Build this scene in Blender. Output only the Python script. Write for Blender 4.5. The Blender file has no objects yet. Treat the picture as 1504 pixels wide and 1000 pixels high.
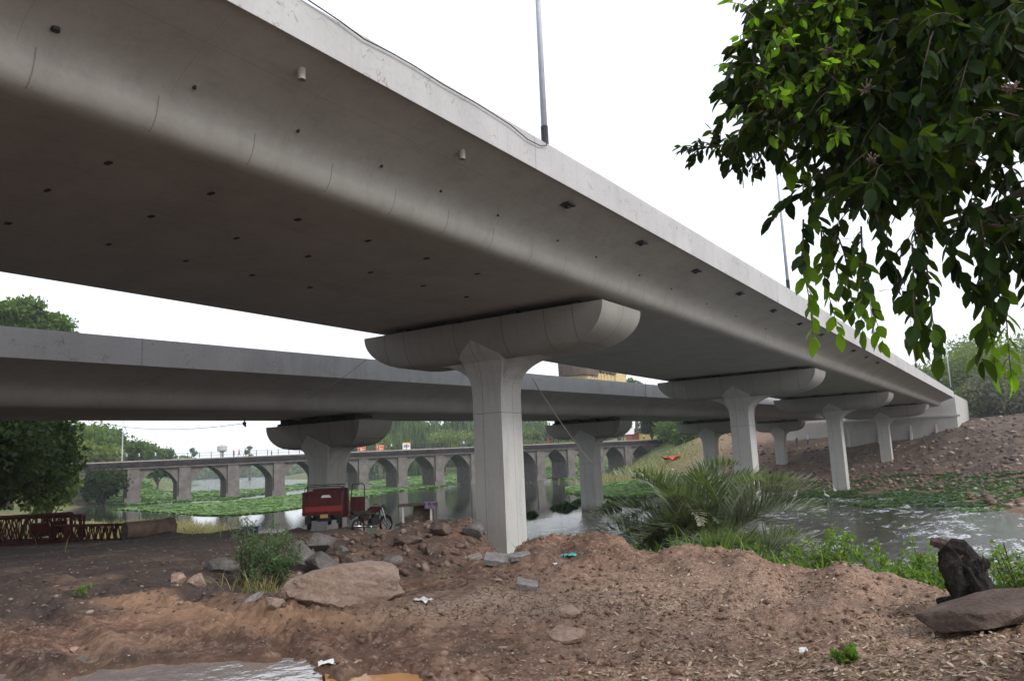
import bpy, bmesh, math, random
import numpy as np
from mathutils import Vector, Matrix
random.seed(7); RNG = np.random.RandomState(11)
SC = bpy.context.scene
COL = SC.collection
PI = math.pi
# the camera's eye is the origin; +Y runs along the flyovers, z = -1.6 is the ground underfoot, z = -4.5 the river
F, PITCH, ROLL, YAW = 1142.87, .1536, -.0416, .5874
RC = Matrix.Rotation(YAW, 3, 'Z') @ Matrix.Rotation(PI/2 + PITCH, 3, 'X') @ Matrix.Rotation(ROLL, 3, 'Z')
RN = np.array(RC)
WATER = -4.5
def ray(px, py): return RC @ Vector(((px - 752)/F, (500 - py)/F, -1))
def at_r(px, py, r):
    d = ray(px, py); return d*(r/math.hypot(d.x, d.y))
def at_z(px, py, z):
    d = ray(px, py); return d*(z/d.z)
def at_x(px, py, x):
    d = ray(px, py); return d*(x/d.x)
def azim(px, py=680):
    d = ray(px, py); return math.atan2(d.x, d.y)
# ------------------------------------------------------------------ object helpers
def tag(o, label=None, cat=None, group=None, kind=None):
    if label: o['label'] = label
    if cat: o['category'] = cat
    if group: o['group'] = group
    if kind: o['kind'] = kind
    return o
def empty(name, loc=(0, 0, 0), rz=0, label=None, cat=None, group=None):
    o = bpy.data.objects.new(name, None); COL.objects.link(o)
    o.location = loc; o.rotation_euler = (0, 0, rz); o.empty_display_size = .2
    return tag(o, label, cat, group)
def mesh_obj(name, me, mat=None, parent=None, smooth=False):
    if mat is not None:
        if not isinstance(mat, (list, tuple)): mat = [mat]
        for m in mat: me.materials.append(m)
    if smooth: me.polygons.foreach_set('use_smooth', np.ones(len(me.polygons), dtype=bool))
    o = bpy.data.objects.new(name, me); COL.objects.link(o)
    if parent is not None: o.parent = parent
    return o
def build(name, bm, mat, parent=None, smooth=False):
    me = bpy.data.meshes.new(name); bm.normal_update(); bm.to_mesh(me); bm.free()
    return mesh_obj(name, me, mat, parent, smooth)
def raw(name, V, Fc, mat, parent=None, smooth=False, attrs=None):
    """numpy vertices (n,3), faces (m,k) all of one size"""
    me = bpy.data.meshes.new(name)
    V = np.asarray(V, dtype=np.float32); Fc = np.asarray(Fc, dtype=np.int32)
    n, k = Fc.shape
    me.vertices.add(len(V)); me.vertices.foreach_set('co', V.ravel())
    me.loops.add(n*k); me.loops.foreach_set('vertex_index', Fc.ravel())
    me.polygons.add(n); me.polygons.foreach_set('loop_start', np.arange(0, n*k, k, dtype=np.int32))
    try: me.polygons.foreach_set('loop_total', np.full(n, k, dtype=np.int32))
    except Exception: pass
    if attrs:
        for an, arr in attrs.items():
            a = me.attributes.new(an, 'FLOAT', 'POINT'); a.data.foreach_set('value', np.asarray(arr, dtype=np.float32).ravel())
    me.update(calc_edges=True); me.validate()
    return mesh_obj(name, me, mat, parent, smooth)
def copy_tree(o, parent=None):
    c = o.copy(); COL.objects.link(c)
    if parent is not None: c.parent = parent
    for ch in list(o.children): copy_tree(ch, c)
    return c
def bx(bm, c, s, rot=None, taper=1.0):
    """box centre c, full sizes s"""
    vs = []
    for dx in (-.5, .5):
        for dy in (-.5, .5):
            for dz in (-.5, .5):
                t = taper if dz > 0 else 1
                v = Vector((dx*s[0]*t, dy*s[1]*t, dz*s[2]))
                if rot is not None: v = rot @ v
                vs.append(bm.verts.new(v + Vector(c)))
    for q in ((0,1,3,2),(4,6,7,5),(0,4,5,1),(2,3,7,6),(0,2,6,4),(1,5,7,3)):
        bm.faces.new([vs[i] for i in q])
    return vs
def tube(bm, pts, rad, n=8, cap=True):
    pts = [Vector(p) for p in pts]
    if not isinstance(rad, (list, tuple)): rad = [rad]*len(pts)
    rings = []; up = Vector((0, 0, 1)); prev = None
    for i, p in enumerate(pts):
        t = (pts[min(i+1, len(pts)-1)] - pts[max(i-1, 0)]).normalized()
        a = (prev if prev is not None else (up if abs(t.z) < .9 else Vector((1, 0, 0))))
        a = (a - t*a.dot(t))
        if a.length < 1e-5: a = Vector((1, 0, 0)) - t*t.x
        a.normalize(); b = t.cross(a); prev = a
        rings.append([bm.verts.new(p + (a*math.cos(2*PI*j/n) + b*math.sin(2*PI*j/n))*rad[i]) for j in range(n)])
    for i in range(len(rings)-1):
        for j in range(n):
            bm.faces.new((rings[i][j], rings[i][(j+1) % n], rings[i+1][(j+1) % n], rings[i+1][j]))
    if cap:
        bm.faces.new(rings[0][::-1]); bm.faces.new(rings[-1])
def prism(bm, poly, axis, a, b):
    """extrude polygon (u,v) between a and b along axis 'x','y','z'"""
    def P(u, v, w):
        return {'x': (w, u, v), 'y': (u, w, v), 'z': (u, v, w)}[axis]
    A = [bm.verts.new(P(u, v, a)) for u, v in poly]; B = [bm.verts.new(P(u, v, b)) for u, v in poly]
    bm.faces.new(A); bm.faces.new(B[::-1]); n = len(poly)
    for i in range(n): bm.faces.new((A[i], B[i], B[(i+1) % n], A[(i+1) % n]))
def lathe_x(bm, prof, n=20, c=(0, 0, 0)):
    """revolve (x,r) round the x axis"""
    rings = [[bm.verts.new((c[0]+x, c[1]+r*math.cos(2*PI*j/n), c[2]+r*math.sin(2*PI*j/n))) for j in range(n)] for x, r in prof]
    for i in range(len(rings)-1):
        for j in range(n): bm.faces.new((rings[i][j], rings[i][(j+1) % n], rings[i+1][(j+1) % n], rings[i+1][j]))
def torus_x(bm, R_, r_, c, n=28, m=8):
    lathe = []
    for i in range(m+1):
        a = 2*PI*i/m; lathe.append((r_*math.sin(a), R_ + r_*math.cos(a)))
    lathe_x(bm, lathe, n, c)
# ------------------------------------------------------------------ numpy noise
def vnoise(x, y, seed=0):
    xi = np.floor(x).astype(np.int64); yi = np.floor(y).astype(np.int64); xf = x-xi; yf = y-yi
    def h(a, b):
        n = (a*374761393 + b*668265263 + seed*1274126177) & 0xffffffff
        n = ((n ^ (n >> 13))*1274126177) & 0xffffffff
        n = (n ^ (n >> 16)) & 0xffffff
        return n/float(0xffffff)
    u = xf*xf*(3-2*xf); v = yf*yf*(3-2*yf)
    return (h(xi, yi)*(1-u)+h(xi+1, yi)*u)*(1-v) + (h(xi, yi+1)*(1-u)+h(xi+1, yi+1)*u)*v
def fbm(x, y, oct=4, seed=0, gain=.5):
    s = 0; a = 1; t = 0
    for i in range(oct):
        s = s + a*(vnoise(x*2**i+17.3*i, y*2**i-9.1*i, seed+i)*2-1); t += a; a *= gain
    return s/t
# ------------------------------------------------------------------ materials
def new_mat(name):
    m = bpy.data.materials.new(name); m.use_nodes = True
    nt = m.node_tree; b = nt.nodes['Principled BSDF']
    return m, nt, b
class G:
    """tiny node helper"""
    def __init__(s, nt): s.nt = nt
    def n(s, t, **k):
        x = s.nt.nodes.new(t)
        for a, v in k.items(): setattr(x, a, v)
        return x
    def l(s, a, b): s.nt.links.new(a, b)
    def noise(s, vec, scale, detail=5, rough=.55, dist=0):
        x = s.n('ShaderNodeTexNoise'); x.inputs['Scale'].default_value = scale; x.inputs['Detail'].default_value = detail
        x.inputs['Roughness'].default_value = rough; x.inputs['Distortion'].default_value = dist
        if vec is not None: s.l(vec, x.inputs['Vector'])
        return x.outputs['Fac']
    def ramp(s, fac, stops):
        x = s.n('ShaderNodeValToRGB'); cr = x.color_ramp
        while len(cr.elements) < len(stops): cr.elements.new(.5)
        for e, (p, c) in zip(cr.elements, stops):
            e.position = p; e.color = (c[0], c[1], c[2], 1) if isinstance(c, (tuple, list)) else (c, c, c, 1)
        s.l(fac, x.inputs['Fac']); return x.outputs['Color']
    def mix(s, fac, a, b, mode='MIX'):
        x = s.n('ShaderNodeMix', data_type='RGBA', blend_type=mode)
        for sock, v in ((x.inputs[0], fac), (x.inputs[6], a), (x.inputs[7], b)):
            if isinstance(v, (int, float)): sock.default_value = v
            elif isinstance(v, (tuple, list)): sock.default_value = (v[0], v[1], v[2], 1)
            else: s.l(v, sock)
        return x.outputs[2]
    def math(s, op, a, b=None, c=None, clamp=False):
        x = s.n('ShaderNodeMath', operation=op); x.use_clamp = clamp
        for i, v in enumerate((a, b, c)):
            if v is None: continue
            if isinstance(v, (int, float)): x.inputs[i].default_value = v
            else: s.l(v, x.inputs[i])
        return x.outputs[0]
    def bump(s, h, strength, dist, b, normal=None):
        x = s.n('ShaderNodeBump'); x.inputs['Strength'].default_value = strength; x.inputs['Distance'].default_value = dist
        s.l(h, x.inputs['Height'])
        if normal is not None: s.l(normal, x.inputs['Normal'])
        if b is not None: s.l(x.outputs[0], b.inputs['Normal'])
        return x.outputs[0]
    def scalev(s, vec, sc):
        x = s.n('ShaderNodeMapping'); x.inputs['Scale'].default_value = sc; s.l(vec, x.inputs['Vector']); return x.outputs[0]
def mottled(name, c1, c2, scale=3, rough=.85, bump=.3, dist=.02, fine=None, spec=.3, metal=0, pos='Object', c3=None):
    m, nt, b = new_mat(name); g = G(nt)
    tc = g.n('ShaderNodeTexCoord').outputs[pos]
    f = g.noise(tc, scale, 6, .6)
    col = g.ramp(f, [(.3, c1), (.7, c2)] if c3 is None else [(.3, c1), (.55, c2), (.68, c3)])
    g.l(col, b.inputs['Base Color'])
    b.inputs['Roughness'].default_value = rough; b.inputs['Specular IOR Level'].default_value = spec; b.inputs['Metallic'].default_value = metal
    if bump:
        f2 = g.noise(tc, fine or scale*6, 6, .65)
        g.bump(f2, bump, dist, b)
    return m
def concrete(name, tint=(1, 1, 1), kind='plain', base=.42):
    m, nt, b = new_mat(name); g = G(nt)
    tc = g.n('ShaderNodeTexCoord').outputs['Object']
    big = g.noise(tc, .55, 4, .55)
    sm = g.noise(tc, 9, 6, .7)
    str_ = g.noise(g.scalev(tc, (1.6, .9, .16)), 2.2, 5, .6)
    c = [base*t for t in tint]
    col = g.ramp(big, [(.3, [x*.84 for x in c]), (.7, [x*1.1 for x in c])])
    col = g.mix(.4, col, g.ramp(sm, [(.25, [x*.78 for x in c]), (.75, [x*1.12 for x in c])]))
    st = g.ramp(str_, [(.5, 0.0), (.78, 1.0)])
    col = g.mix(g.math('MULTIPLY', st, .28 if kind != 'column' else .5), col, [c[0]*.5, c[1]*.48, c[2]*.44])
    sep = g.n('ShaderNodeSeparateXYZ'); g.l(tc, sep.inputs[0])
    X, Y, Z = sep.outputs
    line = None
    def near(v, at, w):   # 1 within w of at
        return g.math('LESS_THAN', g.math('ABSOLUTE', g.math('SUBTRACT', v, at)), w)
    def frac(v, period, off, w):
        return g.math('LESS_THAN', g.math('FRACT', g.math('DIVIDE', g.math('ADD', v, off), period)), w/period)
    if kind == 'column':
        nrm = g.n('ShaderNodeTexCoord').outputs['Normal']
        sn = g.n('ShaderNodeSeparateXYZ'); g.l(nrm, sn.inputs[0])
        fy = g.math('GREATER_THAN', g.math('ABSOLUTE', sn.outputs[1]), .6)
        a = g.math('MULTIPLY', near(X, -.2, .013), fy)
        b2 = g.math('MULTIPLY', near(Y, .1, .012), g.math('SUBTRACT', 1, fy))
        line = g.math('MAXIMUM', g.math('MAXIMUM', a, b2), near(Z, 0.0, .014))
        # soil splash towards the foot of the shaft
        gp = g.n('ShaderNodeNewGeometry').outputs['Position']; gs = g.n('ShaderNodeSeparateXYZ'); g.l(gp, gs.inputs[0])
        low = g.ramp(g.math('ADD', g.math('MULTIPLY', g.math('ADD', gs.outputs[2], 4.35), .8), g.math('MULTIPLY', g.noise(tc, 1.8, 5), 1.0)), [(.25, 1.0), (.75, 0.0)])
    if kind == 'cap':
        line = None
        for xs in (-4.55, -3.5, -.9, 1.4, 3.3, 4.5):
            q = near(X, xs, .016); line = q if line is None else g.math('MAXIMUM', line, q)
        ends = g.math('GREATER_THAN', g.math('ABSOLUTE', X), 4.4)
        line = g.math('MAXIMUM', line, g.math('MULTIPLY', near(Y, .1, .016), ends))
    if kind == 'deck':
        bandz = g.math('LESS_THAN', g.math('ABSOLUTE', g.math('SUBTRACT', g.math('ABSOLUTE', X), 5.88)), .135)
        line = g.math('MULTIPLY', frac(Y, 1.98, .8, .022), bandz)
        rib = g.n('ShaderNodeTexWave'); rib.bands_direction = 'Z'; rib.inputs['Scale'].default_value = 9; rib.inputs['Distortion'].default_value = 1.2
        rib.inputs['Detail'].default_value = 3; g.l(tc, rib.inputs['Vector'])
        ribm = g.math('MULTIPLY', g.math('GREATER_THAN', rib.outputs['Fac'], .9), g.math('MULTIPLY', bandz, g.math('GREATER_THAN', g.noise(g.scalev(tc, (1, .25, 1)), 1.2), .45)))
        col = g.mix(g.math('MULTIPLY', ribm, .22), col, [x*.5 for x in c])
        panel = frac(Y, 2.44, 0, .012); px_ = frac(X, 1.22, .3, .012)
        pl = g.math('MULTIPLY', g.math('MAXIMUM', panel, px_), g.math('SUBTRACT', 1, bandz))
        col = g.mix(g.math('MULTIPLY', pl, .4), col, [x*.45 for x in c])
        blot = g.ramp(g.noise(g.scalev(tc, (.5, .22, .5)), 1.1, 8, .72, .6), [(.5, 0.0), (.72, 1.0)]); col = g.mix(g.math('MULTIPLY', blot, .28), col, [c[0]*.5, c[1]*.47, c[2]*.42])
        lch = g.ramp(g.noise(g.scalev(tc, (2.2, .25, 1)), 1.6, 6, .7), [(.62, 0.0), (.74, 1.0)]); col = g.mix(g.math('MULTIPLY', lch, .1), col, [x*1.7 for x in c])
    if kind == 'fascia':
        # weathered lower lip, hair cracks and vertical run marks
        cr = g.n('ShaderNodeTexVoronoi'); cr.feature = 'DISTANCE_TO_EDGE'; cr.inputs['Scale'].default_value = .8
        wob = g.n('ShaderNodeVectorMath', operation='ADD'); nz = g.n('ShaderNodeTexNoise'); nz.inputs['Scale'].default_value = 3; g.l(tc, nz.inputs['Vector'])
        g.l(tc, wob.inputs[0]); g.l(nz.outputs['Color'], wob.inputs[1]); g.l(g.scalev(wob.outputs[0], (1, .4, 2.6)), cr.inputs['Vector'])
        ck = g.math('MULTIPLY', g.math('LESS_THAN', cr.outputs['Distance'], .012), g.math('GREATER_THAN', g.noise(tc, .9, 3), .52))
        runs = g.ramp(g.noise(g.scalev(tc, (1, 3.2, .12)), 2.0, 5, .7), [(.55, 0.0), (.8, 1.0)])
        col = g.mix(g.math('MULTIPLY', runs, .35), col, [c[0]*.5, c[1]*.5, c[2]*.48])
        line = g.math('MAXIMUM', g.math('MULTIPLY', ck, .7), g.math('MULTIPLY', frac(Y, 20.3, 4.0, .03), .9))
    if line is not None:
        col = g.mix(g.math('MULTIPLY', line, .62), col, [x*.25 for x in c])
    if kind == 'column':
        col = g.mix(g.math('MULTIPLY', low, .75), col, (.1, .07, .05))
    g.l(col, b.inputs['Base Color'])
    b.inputs['Roughness'].default_value = .8; b.inputs['Specular IOR Level'].default_value = .25
    h = g.math('ADD', g.math('MULTIPLY', sm, .6), g.math('MULTIPLY', big, .4))
    if line is not None: h = g.math('SUBTRACT', h, g.math('MULTIPLY', line, 2.0))
    g.bump(h, .25, .02, b)
    return m
def leaf_mat(name, c_dark, c_mid, c_light, trans=.45, rough=.5, attr='var', spec=.25):
    m, nt, b = new_mat(name); g = G(nt)
    at = g.n('ShaderNodeAttribute', attribute_name=attr).outputs['Fac']
    col = g.ramp(at, [(0.0, c_dark), (.5, c_mid), (1.0, c_light)])
    g.l(col, b.inputs['Base Color']); b.inputs['Roughness'].default_value = rough; b.inputs['Specular IOR Level'].default_value = spec
    tr = g.n('ShaderNodeBsdfTranslucent'); c2 = g.mix(.35, col, (.35, .45, .04)); g.l(g.mix(1.0, c2, (1.0, 1.25, .6), 'MULTIPLY'), tr.inputs['Color'])
    mx = g.n('ShaderNodeMixShader'); mx.inputs[0].default_value = trans
    if trans > .6: g.l(g.math('MULTIPLY', at, trans), mx.inputs[0])
    g.l(b.outputs[0], mx.inputs[1]); g.l(tr.outputs[0], mx.inputs[2])
    g.l(mx.outputs[0], nt.nodes['Material Output'].inputs['Surface'])
    return m
def plain(name, c, rough=.5, metal=0, var=.12, bump=0, scale=6, spec=.4):
    lo = [x*(1-var*2) for x in c]; hi = [min(1, x*(1+var)) for x in c]
    return mottled(name, lo, hi, scale, rough, bump, .004, spec=spec, metal=metal)
M = {}
M['deck'] = concrete('box_girder_concrete', (1, .98, .925), 'deck', .38)
M['fascia'] = concrete('parapet_concrete', (1, 1, 1.01), 'fascia', .41)
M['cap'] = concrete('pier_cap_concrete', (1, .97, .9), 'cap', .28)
M['column'] = concrete('pier_shaft_concrete', (1, 1, .97), 'column', .43)
M['wall'] = concrete('abutment_concrete', (1, .98, .94), 'plain', .4)
M['fascia_skylit'] = concrete('skylit_parapet_concrete', (.97, 1, 1.05), 'fascia', .66)  # rear parapet: same concrete, lightened so the colour carries its sky light
M['asphalt'] = mottled('asphalt', (.04, .04, .042), (.065, .063, .06), 8, .9, .3, .01)
M['stone'] = mottled('old_masonry', (.085, .078, .073), (.17, .155, .145), 1.1, .95, .6, .05, fine=5)
M['stone_dark'] = mottled('blackened_masonry', (.008, .007, .01), (.035, .028, .032), .9, .95, .5, .04, fine=6)
M['stone_pale'] = mottled('pale_coping', (.2, .18, .16), (.34, .32, .3), 1.5, .9, .4, .03)
M['black'] = plain('black_rubber', (.015, .015, .016), .75)
M['bearing'] = plain('bearing_black', (.02, .019, .018), .7)
M['galv'] = plain('galvanised_steel', (.5, .53, .62), .5, 0, .08)
M['dark_metal'] = plain('dark_metal', (.03, .03, .032), .5, .5)
M['chrome'] = plain('chrome', (.7, .7, .72), .15, 1, .05)
M['red_paint'] = mottled('faded_red_paint', (.035, .005, .005), (.11, .01, .009), 4, .5, .15, .003)
M['rust'] = mottled('rusty_red_steel', (.03, .01, .008), (.1, .022, .014), 5, .85, .3, .004)
M['pipe'] = mottled('pipe_concrete', (.15, .1, .08), (.3, .22, .18), 3, .9, .4, .01)
M['rope'] = plain('rope', (.3, .26, .2), .9)
M['cable'] = plain('black_cable', (.02, .02, .02), .6)
M['tarp'] = mottled('brown_tarpaulin', (.1, .075, .065), (.17, .135, .12), 2.5, .8, .8, .05)
M['cream'] = plain('cream_paint', (.62, .5, .26), .5)
M['teal'] = plain('teal_plastic', (.03, .42, .4), .5)
M['blue'] = plain('blue_plastic', (.02, .03, .25), .5)
M['white_plastic'] = plain('white_plastic', (.75, .74, .75), .5)
M['glass'] = plain('vehicle_glass', (.35, .45, .48), .1, 0, .05)
M['orange_board'] = None
# ------------------------------------------------------------------ terrain height
_ctl = []
def V_(px, py, r):                      # a visible surface point
    p = at_r(px, py, r); _ctl.append((azim(px), math.log(r), p.z))
def Z_(px, r, z): _ctl.append((azim(px), math.log(r), z))
def colz(px, lst):
    for r, z in lst: Z_(px, r, z)
for px in (-500, -150):
    colz(px, [(2, -1.6), (6, -1.6), (12, -1.6), (20, -1.95), (35, -2.4), (60, -2.6), (100, -2.8), (150, 0), (250, 5), (600, 16), (1500, 30)])
colz(0, [(2, -1.6), (6, -1.6), (9, -1.6), (13, -1.68), (20, -1.95), (35, -2.4), (45, -2.5), (60, -3.1), (80, -3.7), (110, -4.0), (130, -3.6), (180, 1), (300, 6), (600, 12), (1500, 20)])
colz(130, [(2, -1.6), (5.5, -1.61), (9, -1.6), (13, -1.68), (20, -1.95), (34, -2.4), (38, -2.5), (50, -4.1), (70, -4.3), (92, -4.35), (105, -4.7), (125, -4.9), (140, -4.8), (155, -4.2), (200, 1), (300, 6), (600, 8), (1500, 12)])
colz(250, [(2, -1.6), (5, -1.61), (7, -1.61), (10, -1.6), (13, -1.66), (20, -1.95), (34, -2.42), (38, -2.45), (45, -3.9), (60, -4.3), (78, -4.38), (84, -4.7), (100, -5.2), (150, -5.2), (260, -5.2), (520, -5), (700, -4.6), (760, -3), (1500, 8)])
colz(350, [(2, -1.6), (5, -1.61), (7, -1.61), (11, -1.62), (13.5, -1.85), (16, -2.1), (20, -2.1), (27, -2.25), (35, -2.42), (38, -2.6), (43, -4.3), (56, -4.45), (63, -4.7), (100, -5.4), (300, -5.4), (800, -5.2), (950, -4), (1500, 4)])
colz(440, [(2, -1.6), (5, -1.61), (7, -1.6), (11.5, -1.68), (14, -2.3), (17, -2.75), (20, -2.6), (24, -2.38), (29, -2.36), (34, -2.42), (36, -2.6), (40, -4.7), (60, -5.4), (300, -5.4), (800, -5.2), (950, -4), (1500, 4)])
colz(520, [(2, -1.6), (5, -1.63), (7, -1.61), (10, -1.62), (12, -1.78), (14.5, -2.6), (18, -2.95), (21, -2.85), (25, -2.36), (29, -2.3), (33, -2.4), (35.5, -3), (39, -4.9), (60, -5.4), (200, -5.4), (330, -5), (400, -3), (600, 4), (1500, 12)])
colz(610, [(2, -1.6), (5, -1.62), (7, -1.6), (9, -1.55), (10.5, -1.6), (12, -1.75), (14, -2.35), (17, -3.1), (20.5, -3.1), (23, -2.7), (26, -2.1), (28, -2.03), (30.5, -2.3), (34, -4.8), (60, -5.5), (200, -5.4), (300, -4.8), (340, -3.5), (500, 4), (1500, 14)])
colz(690, [(2, -1.6), (5, -1.61), (8, -1.57), (10.2, -1.5), (11.8, -1.54), (13.2, -1.75), (16, -3.0), (20, -3.3), (24, -2.75), (27, -2.05), (28.6, -2.02), (31, -3.2), (34, -4.8), (60, -5.5), (200, -5.4), (290, -4.8), (330, -3), (500, 6), (1500, 16)])
colz(750, [(2, -1.6), (5, -1.61), (8, -1.57), (10.5, -1.46), (12.3, -1.47), (13.6, -1.55), (15, -2.3), (18, -3.4), (22, -3.3), (24, -2.85), (26, -3.4), (30, -4.6), (35, -5), (60, -5.5), (200, -5.4), (280, -4.8), (320, -2), (500, 8), (1500, 18)])
colz(820, [(2, -1.6), (5, -1.61), (8, -1.57), (11, -1.47), (13, -1.36), (14.2, -1.34), (15.5, -1.8), (18, -3.4), (24, -4.3), (30, -4.85), (60, -5.5), (150, -5.4), (215, -4.9), (240, -4.2), (300, 2), (500, 10), (1500, 20)])
colz(900, [(2, -1.6), (5, -1.61), (8, -1.59), (10.5, -1.52), (12.3, -1.38), (13.2, -1.38), (14.6, -1.9), (18, -3.3), (24, -4.2), (30, -4.9), (60, -5.5), (125, -5.2), (150, -4.7), (175, -4.15), (210, -2.5), (240, 2), (300, 6), (500, 12), (1500, 22)])
colz(975, [(2, -1.6), (5, -1.61), (8, -1.6), (11, -1.52), (12.5, -1.42), (14, -1.9), (18, -3.0), (24, -4.1), (30, -4.9), (60, -5.4), (110, -5), (128, -4.5), (150, -3.3), (170, -1.8), (185, .6), (210, 4), (300, 8), (500, 14), (1500, 22)])
colz(1050, [(2, -1.6), (5, -1.62), (8, -1.62), (11, -1.52), (12.5, -1.43), (13.6, -1.8), (18, -3.0), (24, -4.1), (30, -4.9), (60, -5.4), (92, -4.9), (104, -4.45), (125, -3.1), (145, -.9), (165, 2.2), (200, 6), (300, 10), (500, 16), (1500, 24)])
colz(1150, [(2, -1.6), (5, -1.65), (8, -1.66), (10.4, -1.64), (11.6, -1.66), (13, -2.2), (17, -3.6), (22, -4.4), (28, -4.9), (60, -5.3), (80, -4.8), (93, -4.42), (110, -3.6), (124, -2.75), (138, -.7), (150, 1.0), (170, 3), (300, 12), (500, 20), (1500, 30)])
colz(1290, [(2, -1.6), (5, -1.65), (8, -1.66), (10, -1.62), (11.2, -1.61), (12.5, -2.2), (16, -3.5), (21, -4.5), (27, -4.9), (50, -5.3), (72, -4.85), (86, -4.42), (100, -3.7), (117, -2.72), (127, -1.6), (137, .8), (150, 2.2), (200, 6), (300, 14), (1500, 34)])
colz(1340, [(9.5, -1.62), (10.6, -1.62), (11.8, -2.0), (13, -2.6)])
colz(1404, [(2, -1.6), (4, -1.6), (6, -1.55), (8, -1.58), (9.8, -1.62), (11, -2.1), (15, -3.5), (20, -4.6), (26, -5), (45, -5.2), (62, -4.75), (76, -4.4), (92, -3.6), (108, -2.2), (122, .1), (131, 1.9), (150, 3.0), (200, 6), (300, 14), (1500, 34)])
colz(1504, [(2, -1.58), (4, -1.5), (6, -1.42), (8, -1.5), (9.2, -1.57), (11, -2.2), (15, -3.7), (20, -4.7), (26, -5), (40, -5.1), (50, -4.7), (60, -4.35), (75, -3.3), (95, -1.5), (115, .8), (135, 3.0), (150, 4), (200, 7), (300, 15), (1500, 34)])
for px in (1700, 2100):
    colz(px, [(2, -1.55), (6, -1.4), (9, -1.6), (14, -3), (20, -4.6), (35, -5), (50, -4.5), (75, -3), (115, 1), (150, 4.5), (300, 15), (1500, 34)])
# crest of the red earth heap, as seen against the river
for px, py, r in ((780, 791, 13.4), (850, 787, 13.9), (1000, 797, 12.6), (1085, 806, 12.2), (1150, 820, 11.6), (1220, 826, 11.2)): V_(px, py, r)
CT = np.array(_ctl); AS = 4.0
def _phi(d): return np.sqrt(d*d + .0025)
_P = np.c_[CT[:, 0]*AS, CT[:, 1]]
_D = np.sqrt(((_P[:, None]-_P[None])**2).sum(-1))
_W = np.linalg.solve(_phi(_D) + np.eye(len(CT))*.002, CT[:, 2])
AZ0, AZ1 = azim(-480), azim(2080)
def blob(x, y, px, py, r, z=-1.6):
    p = at_z(px, py, z); return np.clip(1-np.hypot(x-p.x, y-p.y)/r, 0, 1)
RUTS = [[tuple(at_z(a, b, -1.6)[:2]) for a, b in pl] for pl in (((500, 1080), (452, 985), (400, 935), (340, 895), (270, 868)), ((210, 1080), (150, 985), (100, 925), (40, 880), (-40, 850)), ((40, 1080), (-20, 960), (-120, 900)))]
def height(x, y, detail=True):
    x = np.atleast_1d(np.asarray(x, float)); y = np.atleast_1d(np.asarray(y, float))
    r = np.maximum(np.hypot(x, y), 1.2); az = np.arctan2(x, y)
    a = np.clip(az, AZ0, AZ1)*AS; lr = np.log(r)
    z = np.empty_like(r)
    for i in range(0, len(r), 20000):
        s = slice(i, i+20000)
        d = np.sqrt((a[s, None]-_P[None, :, 0])**2 + (lr[s, None]-_P[None, :, 1])**2)
        z[s] = _phi(d) @ _W
    # behind the viewer the plain goes on
    fwd = np.clip((np.abs(az + YAW) - 1.25)/.5, 0, 1); z = z*(1-fwd) + (-1.6 + fbm(x*.02, y*.02, 3, 5)*.5)*fwd
    if not detail: return z
    near = np.clip((40-r)/30, 0, 1)
    calm = np.clip((10.5-r)/3, 0, 1)
    rough = .06 + .10*np.clip(1-np.abs(r-19)/9, 0, 1) + .05*np.clip(1-np.abs(r-13)/3, 0, 1)
    lump = np.abs(fbm(x*1.3, y*1.3, 5, 3, .6))
    z = z + near*(rough*(lump*2.2-.45) + .042*fbm(x*5, y*5, 5, 9, .75)*(.3+.7*np.clip((az-azim(600))*5, 0, 1)) - .006)
    # churned clods in bands
    cl = np.clip(fbm(x*.7+4, y*.7, 3, 21)*2.2, 0, 1)
    z = z + np.clip((14-r)/4, 0, 1)*cl*.05*np.abs(fbm(x*9, y*9, 3, 33, .6))*2.5
    far = np.clip((r-45)/60, 0, 1)
    z = z + far*(.35*fbm(x*.09, y*.09, 4, 41) + np.clip((r-100)/80, 0, 1)*(.2*fbm(x*.5, y*.5, 3, 44)))*np.clip((z+4.6), 0, 1)
    # rubble on the far right bank
    rub = 1.3*np.clip(1-np.hypot(x+6, y-112)/34, 0, 1)
    z = z + rub*.5*np.abs(fbm(x*.45, y*.45, 4, 51, .6))
    # wheel ruts sweeping in from the lower left
    for pl in RUTS:
        m_ = np.full_like(r, 9.)
        for p, q in zip(pl[:-1], pl[1:]):
            dx, dy = q[0]-p[0], q[1]-p[1]; t = np.clip(((x-p[0])*dx+(y-p[1])*dy)/(dx*dx+dy*dy), 0, 1); m_ = np.minimum(m_, np.hypot(x-p[0]-t*dx, y-p[1]-t*dy))
        m_ = m_ + .05*fbm(x*3, y*3, 3, 13)
        z = z - .075*np.exp(-(m_/.13)**2)*(.8+.4*np.sin((x+y)*26)*.5) + .06*np.exp(-((m_-.27)/.1)**2)*(.6+.8*np.abs(fbm(x*6, y*6, 3, 15)))
    # hollows that hold the puddles
    n = fbm(x*2.2, y*2.2, 4, 61)
    for (px, py, rr) in ((170, 1002, .6), (260, 996, .62), (350, 994, .6), (425, 1000, .33), (90, 1015, .5), (300, 1060, 1.1), (560, 1002, .46), (470, 1000, .16), (600, 1050, .5)):
        p = at_z(px, py, -1.62); k = np.clip(1-np.hypot(x-p.x, y-p.y)/rr + n*.35, 0, .35)/.35
        z = np.where(k > 0, z*(1-k) + (-1.675)*k, z)
    return z
def H(x, y, detail=True): return float(height(x, y, detail)[0])
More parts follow.
